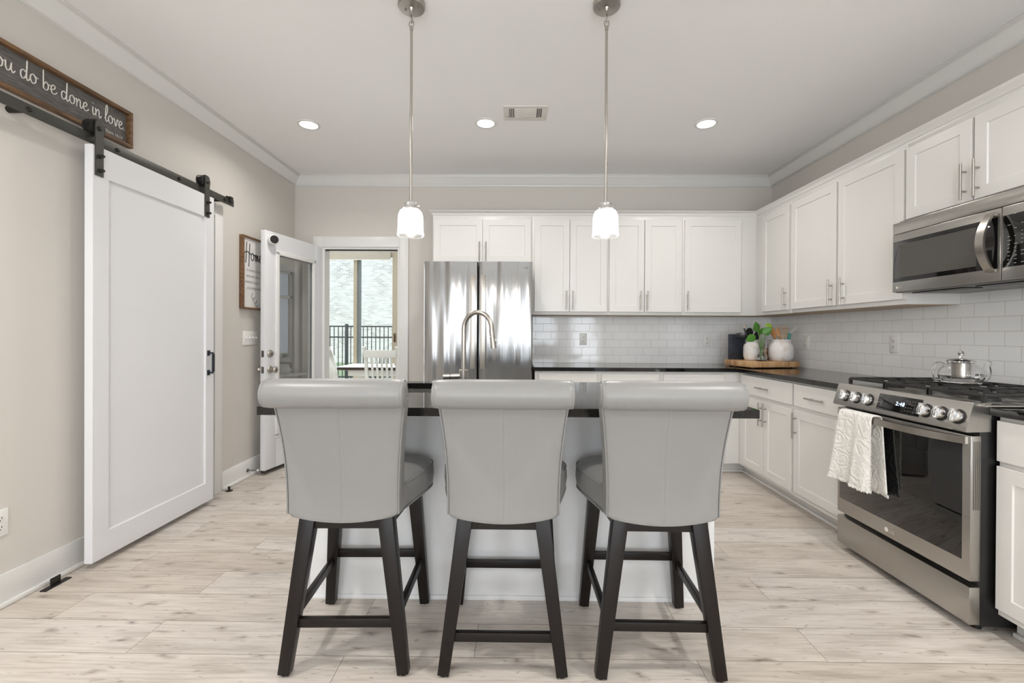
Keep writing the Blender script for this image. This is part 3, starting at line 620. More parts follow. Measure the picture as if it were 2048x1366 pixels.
# ------------------------------------------------------------------ outlets and switches
def plate(name, label, cat, O, U, Nn, gang=1, toggles=False, group=None):
    O = Vector(O); U = Vector(U); V = Vector((0, 0, 1)); Nn = Vector(Nn); t = thing(name, label, cat, O, group=group)
    w = .035 + .023 * (gang - 1)
    b = MB(); b.obox(O + Nn * .0035, U, V, Nn, w, .0585, .0035, .0025); part('cover_plate', b, M['plastic'], t)
    if toggles:
        for k in range(gang):
            c = O + U * (k - (gang - 1) / 2) * .046; b = MB(); b.obox(c + Nn * .012 + V * .004, U, V, Nn, .005, .008, .008, .002); part('toggle', b, M['plastic'], t)
            b = MB(); b.obox(c + Nn * .0072, U, V, Nn, .007, .013, .0004); b.lathe([(.003, 0), (.003, .001)], c + Nn * .007 + V * .03, axis=Nn, seg=10).lathe([(.003, 0), (.003, .001)], c + Nn * .007 - V * .03, axis=Nn, seg=10); part('switch_slot', b, M['slot'] if False else M['vent'], t)
    else:
        for s_ in (1, -1):
            c = O + V * s_ * .0195; b = MB(); b.lathe([(.0165, .0068), (.0165, .009), (.015, .0095)], c, axis=Nn, seg=24); f_ = part('receptacle', b, M['plastic'], t)
            b = MB()
            for q in (-1, 1): b.obox(c + U * q * .0062 + V * .004 + Nn * .0097, U, V, Nn, .0013, .0045, .0004)
            b.lathe([(.0028, .0094), (.0028, .0101)], c - V * .007, axis=Nn, seg=12); part('slots', b, M['slot'], f_)
    return t
plate('electrical_outlet', 'white outlet on the tile backsplash just right of the fridge', 'outlet', (.668, YB - .01, 1.15), (1, 0, 0), (0, -1, 0))
plate('electrical_outlet', 'white outlet on the back tile wall left of the corner tray', 'outlet', (1.897, YB - .01, 1.14), (1, 0, 0), (0, -1, 0))
plate('electrical_outlet', 'white outlet on the right tile wall just right of the white jars', 'outlet', (XR - .01, 3.90, 1.138), (0, 1, 0), (-1, 0, 0))
plate('electrical_outlet', 'white outlet on the right tile wall beside the range top', 'outlet', (XR - .01, 3.0, 1.143), (0, 1, 0), (-1, 0, 0))
plate('electrical_outlet', 'white outlet low on the left wall at the photo edge', 'outlet', (XL, 1.90, .364), (0, 1, 0), (1, 0, 0))
plate('light_switch', 'white switch plate with a row of toggles below the framed Home print', 'light switch', (XL, 3.72, 1.152), (0, 1, 0), (1, 0, 0), 4, True)
# ------------------------------------------------------------------ cabinets
def pull(O, A, Nn, L=.178, gap=.096, off=.028, r=.0058):
    """bar pull centred at O on the face, along A"""
    O = Vector(O); A = Vector(A); Nn = Vector(Nn); b = MB(); c = O + Nn * off
    b.cyl(c - A * L / 2, c + A * L / 2, r, seg=16)
    for s_ in (-1, 1): b.cyl(O + A * s_ * gap / 2, c + A * s_ * gap / 2, r * .8, seg=12)
    return b
XA, YA, ZA = (1, 0, 0), (0, 1, 0), (0, 0, 1)
def back_door(t, x0, x1, z0, z1, face, hx=None, hz=None, flat=False, drawer=False, rail=.057):
    b = MB()
    if flat: b.box(x0, x1, face - .019, face, z0, z1, .002)
    else: shaker(b, (x0, face, z0), XA, ZA, (0, -1, 0), x1 - x0, z1 - z0, .019, rail, .006)
    d = part('drawer' if drawer else 'door', b, M['cab'], t, ang=15)
    if hx is not None: part('handle', pull((hx, face - .019, hz), XA if drawer else ZA, (0, -1, 0)), M['nickel'], d, 'brushed nickel bar handle')
def right_door(t, y0, y1, z0, z1, face, hy=None, hz=None, flat=False, drawer=False, rail=.057):
    b = MB()
    if flat: b.box(face - .019, face, y0, y1, z0, z1, .002)
    else: shaker(b, (face, y1, z0), (0, -1, 0), ZA, (-1, 0, 0), y1 - y0, z1 - z0, .019, rail, .006)
    d = part('drawer' if drawer else 'door', b, M['cab'], t, ang=15)
    if hy is not None: part('handle', pull((face - .019, hy, hz), YA if drawer else ZA, (-1, 0, 0)), M['nickel'], d, 'brushed nickel bar handle')
UF = YB - .31; RF = XR - .31      # upper box fronts
UZ0, UZ1, UD0, UD1 = 1.378, 2.29, 1.408, 2.262
def upper_back(label, x0, x1, doors, z0=UZ0, d0=UD0, hz=1.512):
    t = thing('upper_cabinet', label, 'cabinet', ((x0 + x1) / 2, YB - .155, z0)); part('body', MB().box(x0 + .0006, x1 - .0006, UF, YB - .001, z0 + .002, UZ1, .001), M['cab'], t)
    part('bottom_panel', MB().box(x0 + .012, x1 - .012, UF + .02, YB - .012, z0, z0 + .002), M['cabunder'], t, 'tan wood underside')
    for a, c, h in doors: back_door(t, a, c, d0, UD1, UF, h, hz)
upper_back('short white two-door cabinet above the refrigerator', -.787, .143, [(-.775, -.322, -.347), (-.317, .130, -.287)], 1.84, 1.868, 1.962)
upper_back('tall white two-door wall cabinet immediately right of the fridge cabinet', .143, .848, [(.165, .489, .461), (.493, .835, .521)])
upper_back('tall white two-door wall cabinet behind the right pendant', .848, 1.54, [(.86, 1.180, 1.148), (1.186, 1.528, 1.209)])
upper_back('tall white wall cabinet with one wide door next to the corner', 1.54, RF, [(1.553, 2.073, 1.578)])
def upper_right(label, y0, y1, doors, z0=UZ0, d0=UD0, hz=1.5):
    t = thing('upper_cabinet', label, 'cabinet', (XR - .155, (y0 + y1) / 2, z0)); part('body', MB().box(RF, XR - .001, y0 + .0006, y1 - .0006, z0 + .002, UZ1, .001), M['cab'], t)
    part('bottom_panel', MB().box(RF + .02, XR - .012, y0 + .012, y1 - .012, z0, z0 + .002), M['cabunder'], t, 'tan wood underside')
    for a, c, h in doors: right_door(t, a, c, d0, UD1, RF, h, hz)
upper_right('narrow white one-door wall cabinet on the right wall beside the corner', 3.628, YB - .001, [(3.645, 4.036, 3.677)])
upper_right('large white two-door wall cabinet on the right wall left of the microwave', 2.562, 3.628, [(3.108, 3.613, 3.146), (2.573, 3.090, 3.03)])
upper_right('short white two-door cabinet above the microwave', 1.78, 2.562, [(2.193, 2.556, 2.217), (1.79, 2.178, 2.155)], 1.842, 1.858, 1.957)
# cabinet crown
KP = [(0, 0), (0, .012), (.006, .014), (.010, .026), (.022, .040), (.030, .044), (.032, .052), (-.06, .052), (-.06, 0)]
def kz(v): return UZ1 + v
b = MB(); b.prof(KP, [lambda u, v: (-.787 - u, YB - .12, kz(v)), lambda u, v: (-.787 - u, UF - u, kz(v)), lambda u, v: (RF - u, UF - u, kz(v)), lambda u, v: (RF - u, 1.2, kz(v))])
struct('trim_6', b, M['cab'], ang=50)
# base cabinets
BF, BR = 3.858, 1.926       # box fronts back run / right run
def base_body(t, b): part('body', b, M['cab'], t)
for label, x0, x1, dx in (('white base cabinet next to the refrigerator', .16, .715, (.194, .693)), ('white base cabinet in the middle of the back run', .715, 1.246, (.736, 1.225)), ('white base cabinet at the back run corner', 1.246, BR + .0, (1.267, 1.789))):
    t = thing('base_cabinet', label, 'cabinet', ((x0 + x1) / 2, 4.1, 0)); x1_ = x1 - .0006
    base_body(t, MB().box(x0 + .0006, x1_, BF, YB - .02, .09, .881).box(x0 + .0006, x1_ + (0 if x1 < 1.5 else .09), BF + .075, YB - .02, 0, .09))
    back_door(t, dx[0], dx[1], .716, .858, BF, flat=True, drawer=True); back_door(t, dx[0], dx[1], .112, .69, BF)
t = thing('base_cabinet', 'white base cabinet with one drawer over two doors by the inside corner', 'cabinet', (2.2, 3.5, 0))
base_body(t, MB().box(BR, XR - .02, 3.0925, BF - .0, .09, .881).box(BR + .075, XR - .02, 3.0925, BF + .07, 0, .09))
right_door(t, 3.103, 3.783, .716, .866, BR, 3.442, .785, True, True); right_door(t, 3.452, 3.783, .115, .69, BR, 3.478, .583); right_door(t, 3.103, 3.447, .115, .69, BR, 3.415, .586)
t = thing('base_cabinet', 'white base cabinet with one drawer and one door left of the range', 'cabinet', (2.2, 2.8, 0))
base_body(t, MB().box(BR, XR - .02, 2.56, 3.0915, .09, .881).box(BR + .075, XR - .02, 2.56, 3.0915, 0, .09))
right_door(t, 2.575, 3.078, .716, .866, BR, 2.838, .787, True, True); right_door(t, 2.575, 3.078, .125, .69, BR, 3.05, .584)
t = thing('base_cabinet', 'white base cabinet on the near side of the range at the photo edge', 'cabinet', (2.2, 1.5, 0))
base_body(t, MB().box(BR, XR - .02, 1.15, 1.79, .09, .881).box(BR + .075, XR - .02, 1.15, 1.79, 0, .09))
right_door(t, 1.165, 1.785, .704, .864, BR, None, None, True, True); right_door(t, 1.165, 1.785, .118, .684, BR)
# toe shoe moulding
b = MB(); b.box(.16, BR + .058, BF + .055, BF + .0745, 0, .02, .005).box(BR + .055, BR + .0745, 2.56, BF + .075, 0, .02, .005).box(BR + .055, BR + .0745, 1.15, 1.79, 0, .02, .005)
struct('trim_7', b, M['cab'])
# countertop
CE, CR = YB - .645, XR - .645
b = MB(); pl = [(.152, CE), (CR, CE), (CR, 2.548), (XR - .001, 2.548), (XR - .001, YB - .001), (.152, YB - .001)]
b.prism(pl, lambda u, v, w: (u, v, .882 + .032 * w)); bmesh.ops.bevel(b.bm, geom=list(b.bm.edges), offset=.002, segments=2, affect='EDGES')
solo('countertop', b, M['granite'], 'L-shaped polished black granite countertop along the back and right walls', 'countertop')
solo('countertop', MB().box(CR, XR - .001, 1.13, 1.797, .882, .914, .002), M['granite'], 'short black granite countertop piece on the near side of the range', 'countertop')
# ------------------------------------------------------------------ range
RY0, RY1 = 1.802, 2.540
t = thing('gas_range', 'stainless steel slide-in gas range with black oven window', 'range', (2.15, 2.17, 0))
b = MB(); b.box(1.862, 2.50, RY0 + .004, RY1 - .004, .03, .90, .002); 
for x in (1.9, 2.45):
    for y in (RY0 + .05, RY1 - .05): b.cyl((x, y, 0), (x, y, .03), .018)
part('body', b, M['black'], t, 'black side panels')
# door
b = MB(); b.box(1.824, 1.866, RY0, RY1, .212, .797, .003); od = part('oven_door', b, M['steel'], t)
part('window', MB().box(1.8225, 1.826, RY0 + .033, RY1 - .018, .288, .765, .0008), M['blackglass'], od, 'black glass window')
b = MB()
for k in range(4): b.box(1.834 + k * .0075, 1.8375 + k * .0075, RY0 - .0008, RY0 + .003, .50, .775)
part('vent_groove', b, M['dsteel'], od)
b = MB(); n = 18; rings = []
for k in range(n + 1):
    s_ = k / n; y = RY0 + .012 + (RY1 - RY0 - .024) * s_; out = .058 * (1 - abs(2 * s_ - 1) ** 3.2); xo = 1.818 - out
    rings.append([Vector((xo - .006, y, .762)), Vector((xo + .010, y, .762)), Vector((xo + .010, y, .792)), Vector((xo - .006, y, .792))])
vv = b.loft(rings); part('handle', b, M['nickel'], od)
def logo(b, O, U, V, s):
    O = Vector(O); U = Vector(U); V = Vector(V); Nn = U.cross(V); b.lathe([(s * .5, 0), (s * .5, .0006), (0, .0006)], O, axis=Nn, seg=24)
    text_into(b, 'LG', s * 1.05, O + U * s * .75 - V * s * .38, U, V, .0006, spacing=1.15)
b = MB(); logo(b, (1.8238, 2.205, .246), (0, -1, 0), ZA, .022); part('logo', b, M['letter'], od)
b = MB(); b.box(1.824, 1.866, RY0, RY1, .037, .188, .003); part('warming_drawer', b, M['steel'], t)
# control panel (slanted)
b = MB(); pf = [(1.798, .818), (1.828, .922), (1.834, .930), (1.90, .930), (1.90, .815), (1.802, .812)]
b.prism(pf, lambda u, v, w: (u, RY0 - .004 + (RY1 - RY0 + .008) * w, v)); cp = part('control_panel', b, M['steel'], t)
nx = Vector((.104, 0, -.03)).normalized(); pn = Vector((-.104, 0, .03)).normalized(); pv = Vector((.03, 0, .104)).normalized()
def onp(y, z): return Vector((1.798 + .03 * (z - .818) / .104, y, z))
b = MB(); c_ = onp(2.13, .872); b.obox(c_, YA, pv, pn, .118, .040, .0025, .0008); dsp = part('display', b, M['blackglass'], cp, 'black glass touch display')
b = MB(); text_into(b, '2:48', .026, c_ + pn * .0030 + Vector((0, .012, 0)) - pv * .006, (0, -1, 0), pv, .0004, spacing=1.1); part('clock_digits', b, M['digit'], dsp, 'glowing blue clock digits')
b = MB()
for i in range(4):
    for j in range(5): b.obox(c_ + pn * .0029 + Vector((0, -.045 - j * .014, 0)) + pv * (-.024 + i * .016), YA, pv, pn, .0028, .0008, .0002)
part('legend', b, M['legend'], dsp)
for y in (2.462, 2.385, 2.305, 1.985, 1.915, 1.842):
    o_ = onp(y, .868); b = MB(); b.lathe([(.031, 0), (.031, .003), (.026, .004)], o_, axis=pn, seg=28); bz = part('knob_ring', b, M['black'], cp, 'dark ring')
    b = MB(); b.lathe([(.024, .003), (.0235, .022), (.021, .026), (.014, .0245), (0, .022)], o_, axis=pn, seg=28)
    b.obox(o_ + pn * .022, pv, YA, pn, .026, .0055, .016, .002); part('knob', b, M['chrome'], cp)
# cooktop
b = MB(); b.box(1.86, XR - .03, RY0 - .022, RY1 + .022, .9145, .924, .003); b.box(XR - .09, XR - .03, RY0 - .02, RY1 + .02, .924, .935, .003)
ct = part('cooktop', b, M['steel'], t)
for x, y, r in ((2.02, 2.40, .045), (2.30, 2.40, .036), (2.16, 2.17, .05), (2.02, 1.94, .05), (2.30, 1.94, .036)):
    b = MB(); b.lathe([(r, .924), (r, .934), (r * .8, .936), (r * .82, .942), (r * .6, .946), (0, .946)], (x, y, 0)); part('burner', b, M['iron'], ct)
for k in range(3):
    y0 = RY0 + .012 + k * .2405; y1 = y0 + .234; b = MB(); z = .958; w = .011; gx0, gx1 = 1.885, 2.42
    for y in (y0, y1): b.bar((gx0, y, z), (gx1, y, z), w, .014, bev=.002)
    for x in (gx0, gx1): b.bar((x, y0, z), (x, y1, z), w, .014, bev=.002)
    for j in (1, 2, 3, 4, 5):
        x = gx0 + (gx1 - gx0) * j / 6
        if j == 3: b.bar((x, y0, z), (x, y1, z), w, .014, bev=.002)
        else:
            b.bar((x, y0, z), (x, y0 + .085, z), w, .014, bev=.002); b.bar((x, y1, z), (x, y1 - .085, z), w, .014, bev=.002)
    ym = (y0 + y1) / 2
    for xa, xb in ((gx0, gx0 + .09), (gx0 + .18, gx0 + .35), (gx1 - .09, gx1)): b.bar((xa, ym, z), (xb, ym, z), w, .014, bev=.002)
    for x in (gx0, (gx0 + gx1) / 2, gx1):
        for y in (y0, y1): b.bar((x, y, .924), (x, y, z), .013, .013, (1, 0, 0))
    part('grate', b, M['iron'], ct, 'black cast iron grate')
# towel
b = MB(); tz = .799; nu, nv = 26, 30
def towel_pt(u, v):
    """u 0..1 across (far to near), v: 0 = back hem, .42 = over the bar, 1 = front hem"""
    s_ = min(max((u), 0), 1); y_top = 2.418 - .215 * s_
    yb = (2.418 + 1.823) / 2
    if v < .42:
        q = (.42 - v) / .42; z = tz - q * .375; x = 1.800 + .002 * math.sin(u * 9); y = y_top - (.062 * u - .02) * q; x += .006 * math.sin(u * 11) * q
    else:
        q = (v - .42) / .58; z = tz + .006 - q * .365 - .01 * u * q; fold = math.sin(u * 2 * PI * 1.6 + .5) * .014 * q + .006 * math.sin(u * 23) * q
        x = 1.7445 - .006 * q - max(0, .008 * q) - fold * 1.0 - .004; y = y_top + (.045 * (1 - s_) + .004 * s_) * q + .006 * math.sin(u * 12) * q
    if .36 < v < .48:
        w = (v - .36) / .12; x = 1.800 + (1.7405 - 1.800) * (.5 - .5 * math.cos(w * PI)); z = tz + .008 * math.sin(w * PI)
    return Vector((x, y, z))
rows = [[towel_pt(i / nu, j / nv) for i in range(nu + 1)] for j in range(nv + 1)]
b.loft(rows, closed=False, caps=False)
tw = thing('dish_towel', 'white textured fringed towel hanging over the oven door handle', 'towel', (1.75, 2.31, .44))
o = part('cloth', b, M['towel'], tw); md = o.modifiers.new('s', 'SOLIDIFY'); md.thickness = .007; md = o.modifiers.new('u', 'SUBSURF'); md.levels = md.render_levels = 1
b = MB()
for k in range(90):
    u = k / 89; p = towel_pt(u, 1); q = p + Vector((random.uniform(-.004, .004), random.uniform(-.005, .005), -.008 - random.random() * .005)); b.tube([p + Vector((.002, 0, .004)), (p + q) / 2, q], [.0028, .0024, .0014], 5)
for k in range(60):
    p = towel_pt(k / 59, 0); q = p + Vector((0, random.uniform(-.004, .004), -.009 - random.random() * .005)); b.tube([p + Vector((0, 0, .004)), q], [.0026, .0013], 5)
for k in range(46):
    v = .5 + .5 * k / 45
    for u, s_ in ((0, 1), (1, -1)):
        p = towel_pt(u, v); b.tube([p, p + Vector((random.uniform(-.004, .002), s_ * (.003 + random.random() * .003), random.uniform(-.004, .002)))], [.002, .001], 5)
part('fringe', b, M['towel'], tw)
# glass teapot
tx_, ty_, tz_ = 2.195, 2.22, .965
t = thing('glass_teapot', 'clear glass teapot with steel infuser on the range grates', 'teapot', (tx_, ty_, tz_))
b = MB(); pr_o = [(.0, .0), (.066, 0), (.074, .004), (.072, .012), (.082, .026), (.086, .045), (.08, .066), (.066, .084), (.05, .096), (.045, .104)]
pr_i = [(.042, .104), (.047, .095), (.063, .083), (.077, .065), (.083, .045), (.079, .027), (.068, .014), (.0, .011)]
b.lathe(pr_o + pr_i, (tx_, ty_, tz_), 40, caps=False); part('pot', b, M['glass'], t)
P_ = lambda x, z: (tx_ + x, ty_ - .25 * x, tz_ + z)
b = MB(); b.tube(catmull([P_(.066, .028), P_(.094, .034), P_(.102, .058), P_(.101, .088), P_(.112, .108)], 6), [.021 - .012 * k / 24 for k in range(25)], 14); part('spout', b, M['glass'], t)
b = MB(); b.tube(catmull([P_(-.062, .088), P_(-.085, .1), (P_(-.105, .088)), P_(-.115, .05), P_(-.108, .022), P_(-.08, .02)], 6), .0055, 10); part('handle', b, M['glass'], t)
b = MB(); b.lathe([(.0365, .118), (.0365, .102), (.035, .10), (.034, .03), (.0, .029)], (tx_, ty_, tz_), 32, caps=False); o = part('infuser', b, M['nickel'], t, 'perforated steel infuser'); md = o.modifiers.new('s', 'SOLIDIFY'); md.thickness = .001
b = MB(); b.lathe([(.052, .104), (.053, .112), (.046, .117), (.02, .124), (.0, .125)], (tx_, ty_, tz_), 32); b.lathe([(.0, .124), (.009, .126), (.006, .134), (.011, .142), (.013, .15), (.009, .158), (0, .161)], (tx_, ty_, tz_), 20); part('lid', b, M['chrome'], t, 'steel lid with round knob')
# ------------------------------------------------------------------ microwave
MY0, MY1, MX, MZ0, MZ1 = 1.79, 2.535, 2.118, 1.442, 1.826
t = thing('microwave_oven', 'stainless over-the-range microwave with curved vertical handle', 'microwave', (2.3, 2.16, MZ0))
part('body', MB().box(MX + .035, XR - .002, MY0 + .003, MY1 - .003, MZ0 + .012, MZ1 + .013, .002), M['dsteel'], t)
def mface(b, y0, y1, z0, z1, x0=MX, th=.035, bev=.003): b.box(x0, x0 + th, y0, y1, z0, z1, bev); return b
part('top_vent_strip', mface(MB(), MY0, MY1, 1.764, MZ1), M['steel'], t)
md_ = part('door', mface(MB(), 1.972, MY1, MZ0, 1.762), M['steel'], t)
part('window', MB().box(MX - .0015, MX + .002, 1.985, MY1 - .006, 1.497, 1.722, .0006), M['blackglass'], md_, 'black glass window')
part('window_screen', MB().box(MX - .0020, MX - .0012, 2.075, MY1 - .05, 1.520, 1.700), M['mesh'], md_, 'grey inner screen')
b = MB(); n = 20; rings = []
for k in range(n + 1):
    s_ = k / n; z = 1.482 + .262 * s_; out = .012 + .05 * math.sin(PI * s_) ** .8; yc = 2.002 + .0 * s_; hw = .018
    yo = yc
    rings.append([Vector((MX - out - .005, yo - hw, z)), Vector((MX - out - .005, yo + hw, z)), Vector((MX - out + .005, yo + hw, z)), Vector((MX - out + .005, yo - hw, z))])
b.loft(rings)
for z in (1.488, 1.738): b.box(MX - .016, MX, 1.99, 2.014, z - .007, z + .007, .002)
part('handle', b, M['nickel'], md_, 'bowed steel handle')
b = MB(); logo(b, (MX - .0002, 2.503, 1.466), (0, -1, 0), ZA, .013); part('logo', b, M['letter'], md_)
cpn = part('control_panel', mface(MB(), MY0, 1.969, MZ0, 1.762), M['steel'], t)
part('keypad', MB().box(MX - .0015, MX + .002, MY0 + .012, 1.964, 1.497, 1.722, .0006), M['blackglass'], cpn, 'black glass keypad')
b = MB()
for i in range(11):
    for j in range(6):
        if random.random() < .8: b.box(MX - .0022, MX - .0016, 1.945 - j * .026 - random.uniform(.006, .014), 1.945 - j * .026, 1.51 + i * .0165, 1.5125 + i * .0165)
part('legend', b, M['legend'], cpn)
b = MB(); b.box(MX + .01, XR - .02, MY0 + .01, MY1 - .01, MZ0 - .004, MZ0 + .012, .003); un = part('underside', b, M['dsteel'], t)
b = MB(); b.box(MX + .06, MX + .16, 1.86, 2.14, MZ0 - .009, MZ0 - .004, .002).box(MX + .06, MX + .16, 2.2, 2.48, MZ0 - .009, MZ0 - .004, .002); part('grease_filter', b, M['black'], un)
# ------------------------------------------------------------------ refrigerator
FX0, FX1, FY, FZ = -.792, .133, 3.80, 1.812; xm = -.328
t = thing('refrigerator', 'stainless steel french door refrigerator against the back wall', 'refrigerator', (-.33, 4.1, 0))
part('body', MB().box(FX0 + .004, FX1 - .004, FY + .07, YB - .03, .02, 1.79, .003), M['dsteel'], t, 'grey cabinet sides')
b = MB()
for x in (FX0 + .06, FX1 - .06):
    for y in (FY + .12, YB - .1): b.cyl((x, y, 0), (x, y, .02), .02)
part('foot', b, M['black'], t)
def fdoor(x0, x1, z0, z1):
    b = MB(); n = 14; out = []
    W_ = FX1 - FX0; mid = (FX0 + FX1) / 2
    fr = [(x0 + (x1 - x0) * k / n) for k in range(n + 1)]
    bow = lambda x: FY - .004 - .016 * (1 - ((x - (x0 + x1) / 2) / ((x1 - x0) / 2)) ** 2)
    ring = [(x, bow(x)) for x in fr]; ring[0] = (x0 + .0, FY + .006); ring.insert(1, (x0 + .006, bow(x0 + .006))); ring[-1] = (x1, FY + .006); ring.insert(-1, (x1 - .006, bow(x1 - .006)))
    ring += [(x1, FY + .065), (x0, FY + .065)]
    b.prism(ring, lambda u, v, w: (u, v, z0 + (z1 - z0) * w)); return b
dl = part('door', fdoor(FX0, xm - .004, .68, FZ), M['fridge'], t, ang=40); dr = part('door', fdoor(xm + .004, FX1, .68, FZ), M['fridge'], t, ang=40)
part('freezer_drawer', fdoor(FX0, FX1, .06, .672), M['fridge'], t, ang=40)
for d_, sx in ((dl, -1), (dr, 1)):
    b = MB(); xc = xm + sx * .043; hw = .021; rings = []
    for k in range(17):
        s_ = k / 16; z = .90 + .80 * s_; o_ = .016 * min(1, 6 * s_, 6 * (1 - s_)) ** .5 if 0 < s_ < 1 else 0
        rings.append([Vector((xc - hw, FY - .008 - o_ * .6, z)), Vector((xc + hw, FY - .008 - o_ * .6, z)), Vector((xc + hw, FY - .016 - o_, z)), Vector((xc, FY - .021 - o_, z)), Vector((xc - hw, FY - .016 - o_, z))])
    b.loft(rings); part('handle', b, M['nickel'], d_, ang=50)
b = MB(); logo(b, (FX1 - .085, FY - .0115, 1.762), XA, ZA, .022); part('logo', b, M['slot'], dr, 'small dark logo')
# ------------------------------------------------------------------ island
IX0, IX1, IY0, IY1 = -.990, .920, 1.690, 2.640
t = thing('kitchen_island', 'white panelled kitchen island base behind the stools', 'island', (-.03, 2.3, 0))
b = MB(); e0, e1 = -.952, .885
b.box(e0, e1, 2.0, 2.018, 0, .8815).box(e0, e1, 2.58, 2.598, .0, .8815).box(e0, e0 + .018, 2.018, 2.58, 0, .8815).box(e1 - .018, e1, 2.018, 2.58, 0, .8815).box(e0, e1, 2.02, 2.58, .08, .10)
part('body', b, M['isl'], t)
for xa, xb in ((e1 - .024, e1 + .004), (e0 - .004, e0 + .024)): part('corner_trim', MB().box(xa, xb, 1.995, 2.0, 0, .88, .002), M['isl'], t)
part('shoe_moulding', MB().box(e0 - .004, e1 + .004, 1.994, 1.9995, 0, .02, .002), M['isl'], t)
# counter with rounded sink cut-out
SX0, SX1, SYa, SYb, SR = -.70, .06, 2.125, 2.535, .13
def rrect(x0, x1, y0, y1, r, n=8):
    P = []
    for cx_, cy_, a0 in ((x1 - r, y1 - r, 0), (x0 + r, y1 - r, PI / 2), (x0 + r, y0 + r, PI), (x1 - r, y0 + r, 1.5 * PI)):
        for k in range(n + 1): a = a0 + PI / 2 * k / n; P.append((cx_ + r * math.cos(a), cy_ + r * math.sin(a)))
    return P
inn = rrect(SX0, SX1, SYa, SYb, SR); cxs, cys = (SX0 + SX1) / 2, (SYa + SYb) / 2
def outp(p):
    dx, dy = p[0] - cxs, p[1] - cys; ts = []
    if dx > 0: ts.append((IX1 - cxs) / dx)
    if dx < 0: ts.append((IX0 - cxs) / dx)
    if dy > 0: ts.append((IY1 - cys) / dy)
    if dy < 0: ts.append((IY0 - cys) / dy)
    q = min(ts); return (cxs + dx * q, cys + dy * q)
# insert exact corners into matching loops
cor = [(IX1, IY1), (IX0, IY1), (IX0, IY0), (IX1, IY0)]
loop = []
for i, p in enumerate(inn): loop.append((math.atan2(p[1] - cys, p[0] - cxs), p, outp(p)))
for c_ in cor:
    a = math.atan2(c_[1] - cys, c_[0] - cxs); best = min(range(len(inn)), key=lambda i: abs(math.atan2(inn[i][1] - cys, inn[i][0] - cxs) - a)); loop[best] = (loop[best][0], loop[best][1], c_)
b = MB(); z0, z1 = .882, .914
rg = lambda k, z: [Vector((l[k][0], l[k][1], z)) for l in loop]
b.loft([rg(1, z0), rg(1, z1), rg(2, z1), rg(2, z0)], wrap=True)
solo('countertop', b, M['granite'], 'polished black granite island top with a sink cut-out', 'countertop', ang=25)
b = MB(); b.loft([[Vector((x, y, z)) for x, y in rrect(SX0 - q, SX1 + q, SYa - q, SYb + q, SR)] for q, z in ((-.012, .8818), (.003, .8818), (.003, .879), (-.006, .68), (-.02, .665))], caps=False)
b.loft([[Vector((x, y, .665)) for x, y in rrect(SX0 + .02, SX1 - .02, SYa + .02, SYb - .02, SR - .02)], [Vector((x, y, .66)) for x, y in rrect(SX0 + .3, SX1 - .3, SYa + .15, SYb - .15, .03)]])
o = solo('sink_basin', b, M['steel'], 'stainless steel sink bowl set into the island top', 'sink')
# faucet
fx_, fy_ = -.306, 2.585
t = thing('kitchen_faucet', 'tall brushed nickel gooseneck faucet on the island', 'faucet', (fx_, fy_, .914))
b = MB(); b.lathe([(.03, .914), (.03, .92), (.0255, .926), (.0255, .985), (.021, .99)], (fx_, fy_, 0)); part('base', b, M['nickel'], t)
dv = Vector((.165, -.06, 0)); pts = [Vector((fx_, fy_, .985)), Vector((fx_, fy_, 1.08)), Vector((fx_, fy_, 1.18))]
R_ = dv.length / 2; c_ = Vector((fx_, fy_, 1.225)) + dv / 2; du = dv.normalized()
for k in range(0, 13): a = PI - (PI * 1.02) * k / 12; pts.append(c_ + du * R_ * math.cos(a) + Vector((0, 0, (R_ + .008) * math.sin(a))))
b = MB(); b.tube(pts, .0135, 16); part('spout', b, M['nickel'], t, ang=60)
e_ = pts[-1]; dn = (Vector((.012, -.004, -.1))).normalized()
b = MB(); b.cyl(e_, e_ + dn * .035, .0155); b.cyl(e_ + dn * .038, e_ + dn * .105, .016, .0175); b.box(*[v for q in ((e_ + dn * .06).x + .012, (e_ + dn * .06).x + .021) for v in (q,)], (e_ + dn * .06).y - .006, (e_ + dn * .06).y + .006, (e_ + dn * .06).z - .014, (e_ + dn * .06).z + .014, .003); part('spray_head', b, M['nickel'], t)
b = MB(); b.cyl((fx_ - .02, fy_, .951), (fx_ - .075, fy_ - .002, .949), .0155).cyl((fx_ - .078, fy_ - .002, .949), (fx_ - .118, fy_ - .004, .9475), .0155); part('lever', b, M['nickel'], t)
b = MB(); b.cyl((fx_ - .0745, fy_ - .002, .949), (fx_ - .0785, fy_ - .002, .949), .0165); part('lever_ring', b, M['black'], t, 'black ring')
